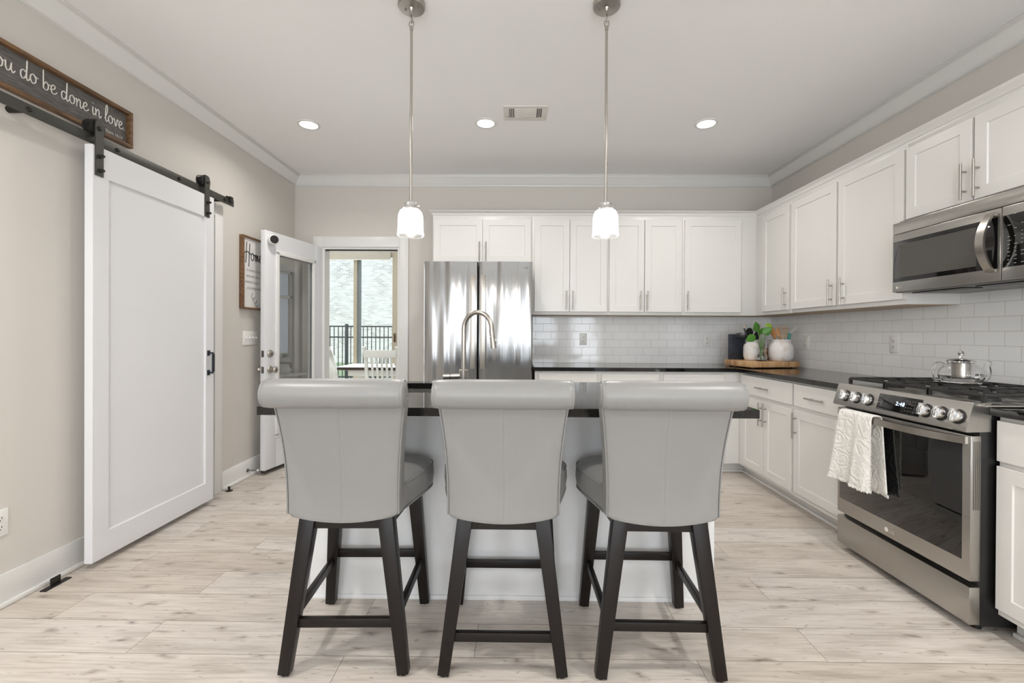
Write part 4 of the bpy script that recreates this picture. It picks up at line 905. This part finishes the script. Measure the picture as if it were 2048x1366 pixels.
# ------------------------------------------------------------------ counter stools (local frame: seat faces +Y)
def make_stool(label, drop, apex=1.0):
    t = thing('counter_stool', label, 'stool', (0, 0, 0), 0, 'grey leather counter stools at the island'); K = dict(local=True)
    # seat
    def seat_outline(q=0.0, zz=0):
        P = []
        ctrl = [(.0, -.205), (.14, -.20), (.185, -.16), (.215, -.06), (.245, .06), (.252, .13), (.225, .182), (.12, .195), (0, .197)]
        full = ctrl + [(-x, y) for x, y in ctrl[-2:0:-1]]
        for p in catmull([(x, y, 0) for x, y in full], 5, closed=True):
            s_ = 1 - q / .25; P.append(Vector((p.x * s_, p.y * s_, zz)))
        return P
    b = MB(); b.loft([seat_outline(q, z) for q, z in ((.06, .548), (.016, .550), (.004, .556), (0, .57), (-.004, .60), (-.002, .632), (.004, .648), (.018, .664), (.05, .678), (.1, .686), (.17, .689), (.24, .690))])
    st = part('seat', b, M['leather'], t, ang=60, **K)
    b = MB(); b.tube([v * 1 for v in seat_outline(.0005, .646)], .0032, 8, closed=True); b.tube([v * 1 for v in seat_outline(.002, .556)], .0032, 8, closed=True); part('piping', b, M['leather'], st, ang=60, **K)
    # back
    def back_ring(s_):
        # s_ 0 bottom .. 1 top
        z = .572 + s_ * .40; hw = .196 + .028 * s_ ** 1.3 - .006 * math.sin(PI * s_); yb = -.238 - .045 * s_ ** 2; th = .062 - .014 * s_; dip = .022 * max(0, 1 - s_ * 5) ** 1.0
        P = []; n = 10; r = .018
        for k in range(n + 1):
            x = -hw + r + (2 * hw - 2 * r) * k / n; P.append(Vector((x, yb - .004 + .012 * (x / hw) ** 2, z - dip * (1 - (x / hw) ** 2))))
        for a in (PI * 1.5 + PI / 2 * k / 4 for k in range(1, 5)): P.append(Vector((hw - r + r * math.cos(a), yb + .008 + r + r * math.sin(a), z)))
        for k in range(n + 1):
            x = hw - 2 * hw * k / n; P.append(Vector((x, yb + th + .012 * (x / hw) ** 2, z - dip * (1 - (x / hw) ** 2))))
        for a in (PI + PI / 2 * k / 4 for k in range(0, 4)): P.append(Vector((-hw + r + r * math.cos(a), yb + .008 + r + r * math.sin(a), z)))
        return P
    S = [0, .02, .05, .1, .18, .26, .34, .42, .5, .58, .66, .74, .82, .9, .96, 1]
    rings = [back_ring(s_) for s_ in S]; cen = sum(rings[0], Vector()) / len(rings[0]); r0 = [cen + (p - cen) * .96 - Vector((0, 0, .006)) for p in rings[0]]
    b = MB(); b.loft([r0] + rings); bk = part('backrest', b, M['leather'], t, ang=60, **K)
    b = MB()
    for xx, w in ((-.009, 0), (.009, 0)):
        for k in range(62):
            s_ = .02 + .93 * k / 61; z = .572 + s_ * .40 - .022 * max(0, 1 - s_ * 5); yb = -.238 - .045 * s_ ** 2 - .0043
            b.box(xx - .0009, xx + .0009, yb - .0006, yb + .001, z - .0021, z + .0021)
    part('stitching', b, M['stitch'], bk, 'double row of grey stitches', smooth=False, **K)
    b = MB(); b.tube([Vector((0, -.2415 - .045 * s_ ** 2, .572 + s_ * .40 - .022 * max(0, 1 - s_ * 5))) for s_ in S], .0012, 6)
    for sx in (-1, 1): b.tube([Vector((sx * (.196 + .028 * s_ ** 1.3 - .006 * math.sin(PI * s_) - .004), -.238 - .045 * s_ ** 2 + .011, .572 + s_ * .40)) for s_ in S], .0028, 8)
    part('seam', b, M['leather'], bk, ang=60, **K)
    # roll
    b = MB(); rings = []
    for x, r in ((-.232, .004), (-.2318, .03), (-.229, .040), (-.223, .0455), (-.21, .048), (-.15, .049), (0, .0495), (.15, .049), (.21, .048), (.223, .0455), (.229, .040), (.2318, .03), (.232, .004)):
        rings.append([Vector((x, -.303 + r * 1.04 * math.cos(a), .998 + r * math.sin(a))) for a in [2 * PI * k / 28 for k in range(28)]])
    b.loft(rings); rl = part('headroll', b, M['leather'], t, 'rolled top cushion', ang=60, **K)
    b = MB()
    for sx in (-1, 1):
        b.tube([Vector((sx * .2255, -.303 + .0455 * math.cos(a), .998 + .0445 * math.sin(a))) for a in [2 * PI * k / 28 for k in range(28)]], .0024, 6, closed=True)
        for k in range(9):
            a = -PI * .75 + 1.1 * PI * k / 8 + PI; c1_ = Vector((sx * .224, -.303 + .046 * math.cos(a), .998 + .046 * math.sin(a))); c2_ = Vector((sx * .205, -.303 + .0492 * math.cos(a + .03), .998 + .0487 * math.sin(a + .03))); b.tube([c1_, c2_], [.0011, .0004], 5)
    b.tube([Vector((x, -.285, .9525)) for x in (-.205, -.1, 0, .1, .205)], .003, 6)
    part('piping', b, M['leather'], rl, ang=60, **K)
    # legs
    for sx in (-1, 1):
        for sy, ty, tx2, zt in ((-1, -.175, .135, .556), (1, .165, .165, .553)):
            b = MB(); b.bar((sx * tx2, ty, zt), (sx * .207, sy * .207, .006), .054, .05, (0, 1, 0), .002, .04, .036); lg = part('leg', b, M['espresso'], t, **K)
            part('glide', MB().cyl((sx * .207, sy * .207, 0), (sx * .207, sy * .207, .008), .012), M['black'], lg, **K)
    L2 = lambda sy, z: (.135 if sy < 0 else .165) + (.207 - (.135 if sy < 0 else .165)) * (.556 - z) / .55
    LY = lambda sy, z: (-.175 if sy < 0 else .165) + (sy * .207 - (-.175 if sy < 0 else .165)) * (.556 - z) / .55
    b = MB(); z = .523
    for sy in (-1, 1): b.bar((-L2(sy, z), LY(sy, z), z), (L2(sy, z), LY(sy, z), z), .024, .038)
    for sx in (-1, 1): b.bar((sx * L2(-1, z), LY(-1, z), z), (sx * L2(1, z), LY(1, z), z), .024, .038)
    part('apron', b, M['espresso'], t, **K)
    for sy, z in ((-1, .178 - drop), (1, .232 - drop)):
        b = MB(); b.bar((-L2(sy, z), LY(sy, z), z), (L2(sy, z), LY(sy, z), z), .02, .032, bev=.002); part('stretcher', b, M['espresso'], t, **K)
    for sx in (-1, 1):
        z = .20 - drop * .6; b = MB(); b.bar((sx * L2(-1, z), LY(-1, z), z), (sx * L2(1, z), LY(1, z), z), .02, .032, bev=.002); part('stretcher', b, M['espresso'], t, **K)
    return t
s0 = make_stool('left grey leather counter stool, nearest the open back door', 0)
s0.location = (-.602, 1.760, 0); s0.rotation_euler = (0, 0, .025)
dup(s0, (.508, 1.757, 0), -.01, 'right grey leather counter stool, nearest the range')
s1 = make_stool('middle grey leather counter stool with lower-set footrest bar', .045); s1.location = (-.042, 1.762, 0)
# ------------------------------------------------------------------ ceiling fixtures
def can(x, y, label):
    t = thing('recessed_light', label, 'ceiling light', (x, y, ZC), group='round recessed ceiling lights')
    b = MB(); b.lathe([(.062, -.001), (.064, -.006), (.082, -.004), (.083, 0)], (x, y, ZC), 40, caps=False); part('trim_ring', b, M['trim'], t)
    part('lens', MB().lathe([(.063, -.002), (.05, -.005), (0, -.006)], (x, y, ZC), 36), M['lamp'], t, 'glowing lens')
    l = bpy.data.lights.new('recessed_lamp', 'AREA'); l.shape = 'DISK'; l.size = .12; l.energy = CANB if y > 3 else CANP; l.color = CANCOL; l.spread = math.radians(150)
    o = bpy.data.objects.new('recessed_lamp', l); C.objects.link(o); o.parent = t; o.location = (0, 0, -.012)
for x, y, s_ in ((-1.571, 3.342, 'leftmost lit round recessed light, above the barn door end'), (-.237, 3.316, 'lit round recessed light left of the ceiling vent'), (1.398, 3.322, 'lit round recessed light on the right side of the ceiling')): can(x, y, s_)
for x, y, s_ in ((-1.45, .9, 'round recessed light above the camera on the left'), (1.45, .9, 'round recessed light above the camera on the right'), (-1.45, -1.6, 'round recessed light far behind the camera on the left'), (1.45, -1.6, 'round recessed light far behind the camera on the right')): can(x, y, s_)
# vent
t = thing('ceiling_vent', 'small rectangular white metal air vent in the ceiling', 'vent', (.055, 3.16, ZC)); x0, x1, y0, y1 = -.098, .208, 3.062, 3.262
b = MB(); b.box(x0, x1, y0, y0 + .035, ZC - .006, ZC, .002).box(x0, x1, y1 - .035, y1, ZC - .006, ZC, .002).box(x0, x0 + .035, y0 + .035, y1 - .035, ZC - .006, ZC, .002).box(x1 - .035, x1, y0 + .035, y1 - .035, ZC - .006, ZC, .002)
part('frame', b, M['vent'], t)
part('backing', MB().box(x0 + .03, x1 - .03, y0 + .03, y1 - .03, ZC - .0012, ZC), M['slot'], t, 'dark opening')
b = MB()
for k in range(4):
    for a in (x0 + .038 + k * .0125, x1 - .038 - k * .0125): b.obox((a, (y0 + y1) / 2, ZC - .006), YA, (1, 0, .55), (0, 0, 1), .065, .0035, .0006)
b.box(x0 + .078, x1 - .078, y0 + .033, y1 - .033, ZC - .0075, ZC - .002, .001)
for k in range(7): b.box(x0 + .082, x1 - .082, y0 + .042 + k * .0175, y0 + .046 + k * .0175, ZC - .0095, ZC - .0075)
part('louver', b, M['vent'], t)
# pendants
def pendant(x, y, label, zr):
    t = thing('pendant_light', label, 'pendant light', (x, y, ZC), group='glass pendants over the island')
    b = MB(); b.lathe([(.064, 0), (.064, -.02), (.060, -.026), (0, -.028)], (x, y, ZC), 40)
    for q in (-1, 1): b.cyl((x + q * .03, y - q * .008, ZC - .028), (x + q * .03, y - q * .008, ZC - .034), .005)
    b.lathe([(.014, -.028), (.01, -.036), (.008, -.045)], (x, y, ZC), 16)
    part('canopy', b, M['nickel'], t)
    b = MB()
    for k, (zc, rz, ax) in enumerate(((2.712, .016, 'x'), (2.688, .019, 'y'), (2.664, .017, 'x'))):
        pts = [Vector((x + (.011 * math.cos(a) if ax == 'x' else 0), y + (.010 * math.cos(a) if ax == 'y' else 0), zc + rz * math.sin(a))) for a in [2 * PI * i / 20 for i in range(20)]]
        b.tube(pts, .0024, 8, closed=True)
    part('chain', b, M['nickel'], t, ang=60)
    b = MB(); b.cyl((x, y, 2.652), (x, y, 2.635), .0085).cyl((x, y, 2.64), (x, y, 1.812), .0062, seg=14)
    for z in (2.24,): b.cyl((x, y, z - .008), (x, y, z + .008), .0068)
    part('rod', b, M['nickel'], t)
    b = MB(); b.lathe([(.0085, 1.826), (.014, 1.818), (.03, 1.815), (.0315, 1.797), (.036, 1.79), (.02, 1.787), (.02, 1.765), (.014, 1.76)], (x, y, 0), 32)
    for k in range(3): a = k * 2.09 + .3; b.cyl((x + .028 * math.cos(a), y + .028 * math.sin(a), 1.805), (x + .042 * math.cos(a), y + .042 * math.sin(a), 1.805), .004)
    part('socket_cap', b, M['chrome'], t)
    b = MB(); po = [(.028, 1.79), (.040, 1.787), (.052, 1.776), (.0585, 1.758), (.0595, 1.735), (.060, 1.69), (.0605, 1.674), (.0625, 1.670), (.0625, 1.662), (.060, 1.660)]
    pi_ = [(.057, 1.664), (.057, 1.735), (.0555, 1.757), (.049, 1.773), (.038, 1.783), (.028, 1.786)]
    b.lathe(po + pi_, (x, y, 0), 48, caps=False); part('glass_shade', b, M['seeded'], t, 'seeded clear glass bell shade', ang=60)
    b = MB(); b.lathe([(.010, 1.765), (.013, 1.755), (.026, 1.735), (.029, 1.715), (.024, 1.697), (.012, 1.688), (0, 1.686)], (x, y, 0), 28); part('bulb', b, M['bulb'], t, 'glowing bulb')
    l = bpy.data.lights.new('pendant_lamp', 'POINT'); l.energy = 4.5; l.color = CANCOL; l.shadow_soft_size = .012
    o = bpy.data.objects.new('pendant_lamp', l); C.objects.link(o); o.parent = t; o.location = (0, 0, 1.668 - ZC)
pendant(-.506, 2.115, 'left glass pendant light hanging over the island', 0); pendant(.418, 2.115, 'right glass pendant light hanging over the island', 0)
# ------------------------------------------------------------------ corner tray group
A_ = math.radians(10.5); bu = Vector((math.cos(A_), math.sin(A_), 0)); bv = Vector((-math.sin(A_), math.cos(A_), 0)); bo = Vector((2.005, 3.815, 0)); TZ = .972
tp = lambda u, v, z: bo + bu * u + bv * v + Vector((0, 0, z))
t = thing('wooden_tray_board', 'thick butcher block board holding jars in the counter corner', 'board', tp(.2, .2, .914))
b = MB(); b.obox(tp(.235, .18, .9465), bu, bv, ZA, .235, .18, .0255, .006); part('board', b, M['oak'], t)
for u, v in ((.04, .04), (.43, .04), (.04, .32), (.43, .32)): part('foot', MB().cyl(tp(u, v, .914), tp(u, v, .922), .014), M['black'], t)
b = MB(); b.obox(tp(.125, .335, 1.0905), bu, ZA, bv, .105, .118, .007, .006); solo('cutting_board', b, M['speck'], 'black speckled cutting board standing upright behind the left white jar', 'cutting board')
def jar(name, label, x, y, r, h, neck):
    b = MB(); b.lathe([(0, 0), (r * .72, 0), (r * .86, h * .04), (r * .98, h * .2), (r, h * .4), (r * .98, h * .66), (r * .9, h * .78), (neck, h * .86), (neck, h * .9), (neck * 1.03, h * .92), (neck * 1.03, h), (neck * .93, h), (neck * .9, h * .8), (r * .85, h * .7), (r * .85, h * .1), (0, h * .05)], (x, y, TZ), 40, caps=False)
    return solo(name, b, M['ceramic'], label, 'jar', ang=50)
JL = (2.12, 4.035); JR = (2.335, 3.955)
jar('utensil_jar', 'smaller white washed jar on the left of the butcher block holding black utensils', *JL, .069, .185, .050)
jar('utensil_jar', 'larger white washed jar on the right of the butcher block holding wooden spoons', *JR, .098, .19, .076)
def tool(name, label, cat, a, bb, r, m_, head=None, hm=None, hl=None):
    t = thing(name, label, cat, a); b = MB(); b.tube([a, (Vector(a) + Vector(bb)) / 2, bb], r, 10); part('handle', b, m_, t)
    if head: part('head', head, hm or m_, t, hl, ang=50)
def disc(c, n, up_, rx, ry, th=.006):
    n = Vector(n).normalized(); u = Vector(up_); u = (u - n * u.dot(n)).normalized(); v = n.cross(u); b = MB(); c = Vector(c)
    rg_ = lambda s_, o_: [c + n * o_ + (u * math.cos(a) * rx + v * math.sin(a) * ry) * s_ for a in [2 * PI * k / 24 for k in range(24)]]
    b.loft([rg_(.3, th * .2), rg_(.8, th * .9), rg_(1, th), rg_(1, 0), rg_(.8, -th), rg_(.3, -th * 1.6)]); return b
x, y = JL
tool('ladle', 'black rounded ladle head leaning left in the left white jar', 'utensil', (x - .0, y, TZ + .03), (2.035, y + .01, 1.19), .005, M['blackplastic'], disc((2.022, y + .01, 1.195), (-.3, -.7, .6), (-1, 0, .3), .042, .028))
tool('brush', 'thin dark stick with a pale ferrule and small tip standing in the left white jar', 'utensil', (x + .01, y + .0, TZ + .03), (2.062, y + .02, 1.262), .0075, M['blackplastic'], MB().cyl((2.062, y + .02, 1.262), (2.061, y + .02, 1.276), .0085, .005).cyl((2.061, y + .02, 1.276), (2.062, y + .02, 1.302), .0035), M['palewood'], 'pale ferrule')
tool('serving_spoon', 'large black spoon standing in the left white jar just behind the leaves', 'utensil', (x + .01, y + .01, TZ + .03), (x + .0, y + .03, 1.185), .006, M['blackplastic'], disc((2.112, y + .03, 1.222), (.1, -1, .1), (.2, 0, 1), .044, .034))
tool('spatula', 'dark wide spatula between the left jar and the storage jar', 'utensil', (x + .015, y + .01, TZ + .03), (x + .042, y + .02, 1.16), .005, M['blackplastic'], disc((x + .052, y + .02, 1.19), (.1, -1, .1), (.35, 0, 1), .045, .026))
x, y = JR
tool('wooden_spoon', 'brown wooden spoon leaning left in the right white jar', 'utensil', (x - .01, y, TZ + .03), (2.285, y + .01, 1.18), .006, M['spoonwood'], disc((2.270, y + .01, 1.222), (.1, -1, .15), (-.3, 0, 1), .052, .024))
tool('wooden_spoon', 'tan narrow wooden spoon seen edge-on in the middle of the right white jar', 'utensil', (x + .0, y - .01, TZ + .03), (2.322, y, 1.19), .0075, M['spoonwood'], disc((2.308, y, 1.228), (-.8, -1, .15), (-.3, 0, 1), .045, .013))
b = MB(); c_ = Vector((2.358, y, 1.226)); u = Vector((.1, 0, 1)).normalized(); v = Vector((1, 0, -.1)).normalized(); n_ = Vector((0, -1, 0))
for q in (-.031, -.0155, .0, .0155, .031): b.obox(c_ + v * q + u * .008, v, u, n_, .0048, .030, .003, .001)
b.obox(c_ + u * .041, v, u, n_, .037, .009, .003, .001); b.obox(c_ - u * .034, v, u, n_, .034, .014, .003, .002)
tool('slotted_turner', 'pale beech slotted turner in the right white jar', 'utensil', (x + .01, y, TZ + .03), (2.353, y, 1.19), .009, M['palewood'], b)
b = MB(); k0 = Vector((2.408, y - .005, 1.215)); kd = Vector((.58, -.02, .62)).normalized(); kn_ = Vector((0, -1, 0)); ks = kd.cross(kn_).normalized()
b.prism([(0, -.011), (.05, -.014), (.1, -.008), (.13, .012), (.08, .016), (0, .012)], lambda p, q, w: k0 + kd * p * .72 + ks * q + kn_ * (.0015 * w))
tool('kitchen_knife', 'grey-bladed knife with teal handle leaning right in the right jar', 'knife', (2.385, y - .01, TZ + .10), (2.408, y - .005, 1.215), .0125, M['teal'], b, M['nickel'], 'grey metal blade')
# glass jar of filling + plant vase
gx, gy = 2.272, 4.08
t = thing('storage_jar', 'clear glass clip-top jar with tan filling between the two white jars', 'jar', (gx, gy, TZ))
b = MB(); b.lathe([(0, 0), (.033, 0), (.036, .006), (.036, .13), (.030, .15), (.032, .16), (.029, .16), (.027, .148), (.033, .128), (.033, .008), (0, .006)], (gx, gy, TZ), 32, caps=False); part('glass', b, M['glass'], t)
part('filling', MB().lathe([(0, .009), (.0325, .009), (.0325, .112), (.0, .116)], (gx, gy, TZ), 28), M['grain'], t, 'tan dry filling')
b = MB(); b.lathe([(.031, .162), (.033, .166), (.031, .178), (.0, .183)], (gx, gy, TZ), 28); part('lid', b, M['glass'], t)
b = MB(); b.tube(catmull([(gx + .034, gy - .02, TZ + .14), (gx + .037, gy - .03, TZ + .172), (gx, gy - .042, TZ + .185), (gx - .034, gy - .02, TZ + .165)], 5), .002, 6); part('wire_clip', b, M['nickel'], t)
px_, py_ = 2.152, 3.93
t = thing('glass_vase', 'small clear glass vase in front of the jars holding the leafy cutting', 'vase', (px_, py_, TZ))
b = MB(); b.lathe([(0, 0), (.036, 0), (.042, .006), (.044, .03), (.040, .055), (.026, .075), (.022, .085), (.024, .105), (.034, .125), (.032, .126), (.021, .106), (.019, .085), (.023, .074), (.037, .054), (.041, .03), (.038, .009), (0, .007)], (px_, py_, TZ), 32, caps=False); part('glass', b, M['glass'], t)
part('water', MB().lathe([(0, .009), (.036, .009), (.0395, .03), (.036, .05), (0, .05)], (px_, py_, TZ), 28), M['glass'], t)
t = thing('pothos_cutting', 'leafy green pothos cutting standing in the small glass vase', 'plant', (px_, py_, TZ + .012))
tips = [(-.092, -.012, 1.176, .092, 'leaf', (-1, -.2, -.5), .33), (-.044, .0, 1.262, .082, 'leaf', (-.35, -.2, .85), .44), (.030, -.012, 1.232, .078, 'leaf', (.6, -.2, .45), .44), (.066, .0, 1.282, .068, 'leafy', (-.9, -.2, .25), .30), (-.005, .01, 1.225, .06, 'leaf', (.1, -.4, .8), .4)]
for dx, dy, z, L_, mm, ax_, wf in tips:
    tip = Vector((px_ + dx, py_ + dy, z)); b = MB(); b.tube(catmull([(px_ + dx * .08, py_, TZ + .015), (px_ + dx * .12, py_, TZ + .09), (px_ + dx * .4, py_ + dy * .5, TZ + .13 + (z - 1.1) * .4), tuple(tip)], 6), .0026, 8); sp_ = part('stem', b, M['stem'], t, ang=60)
    u = Vector(ax_).normalized(); n_ = Vector((.15, -1, .35)); n_ = (n_ - u * n_.dot(u)).normalized(); v = n_.cross(u); b = MB(); prof_ = [(0, .0), (.04, .3), (.15, .62), (.32, .78), (.5, .74), (.7, .52), (.86, .28), (1, 0)]
    L3, W3 = L_ * 1.15, L_ * 1.5 * wf
    lrows = [[tip - u * L3 * .35 + u * (L3 * p) + v * (W3 * q * s_) + n_ * (-.25 * W3 * (q * s_) ** 2 * 1.0 - .12 * L3 * (p - .4) ** 2 + .004) for s_ in (-1, -.6, -.25, 0, .25, .6, 1)] for p, q in prof_]
    b.loft(lrows, closed=False, caps=False); lf = part('leaf', b, M[mm], sp_, ang=60); md = lf.modifiers.new('s', 'SOLIDIFY'); md.thickness = .0008; md = lf.modifiers.new('u', 'SUBSURF'); md.levels = md.render_levels = 1
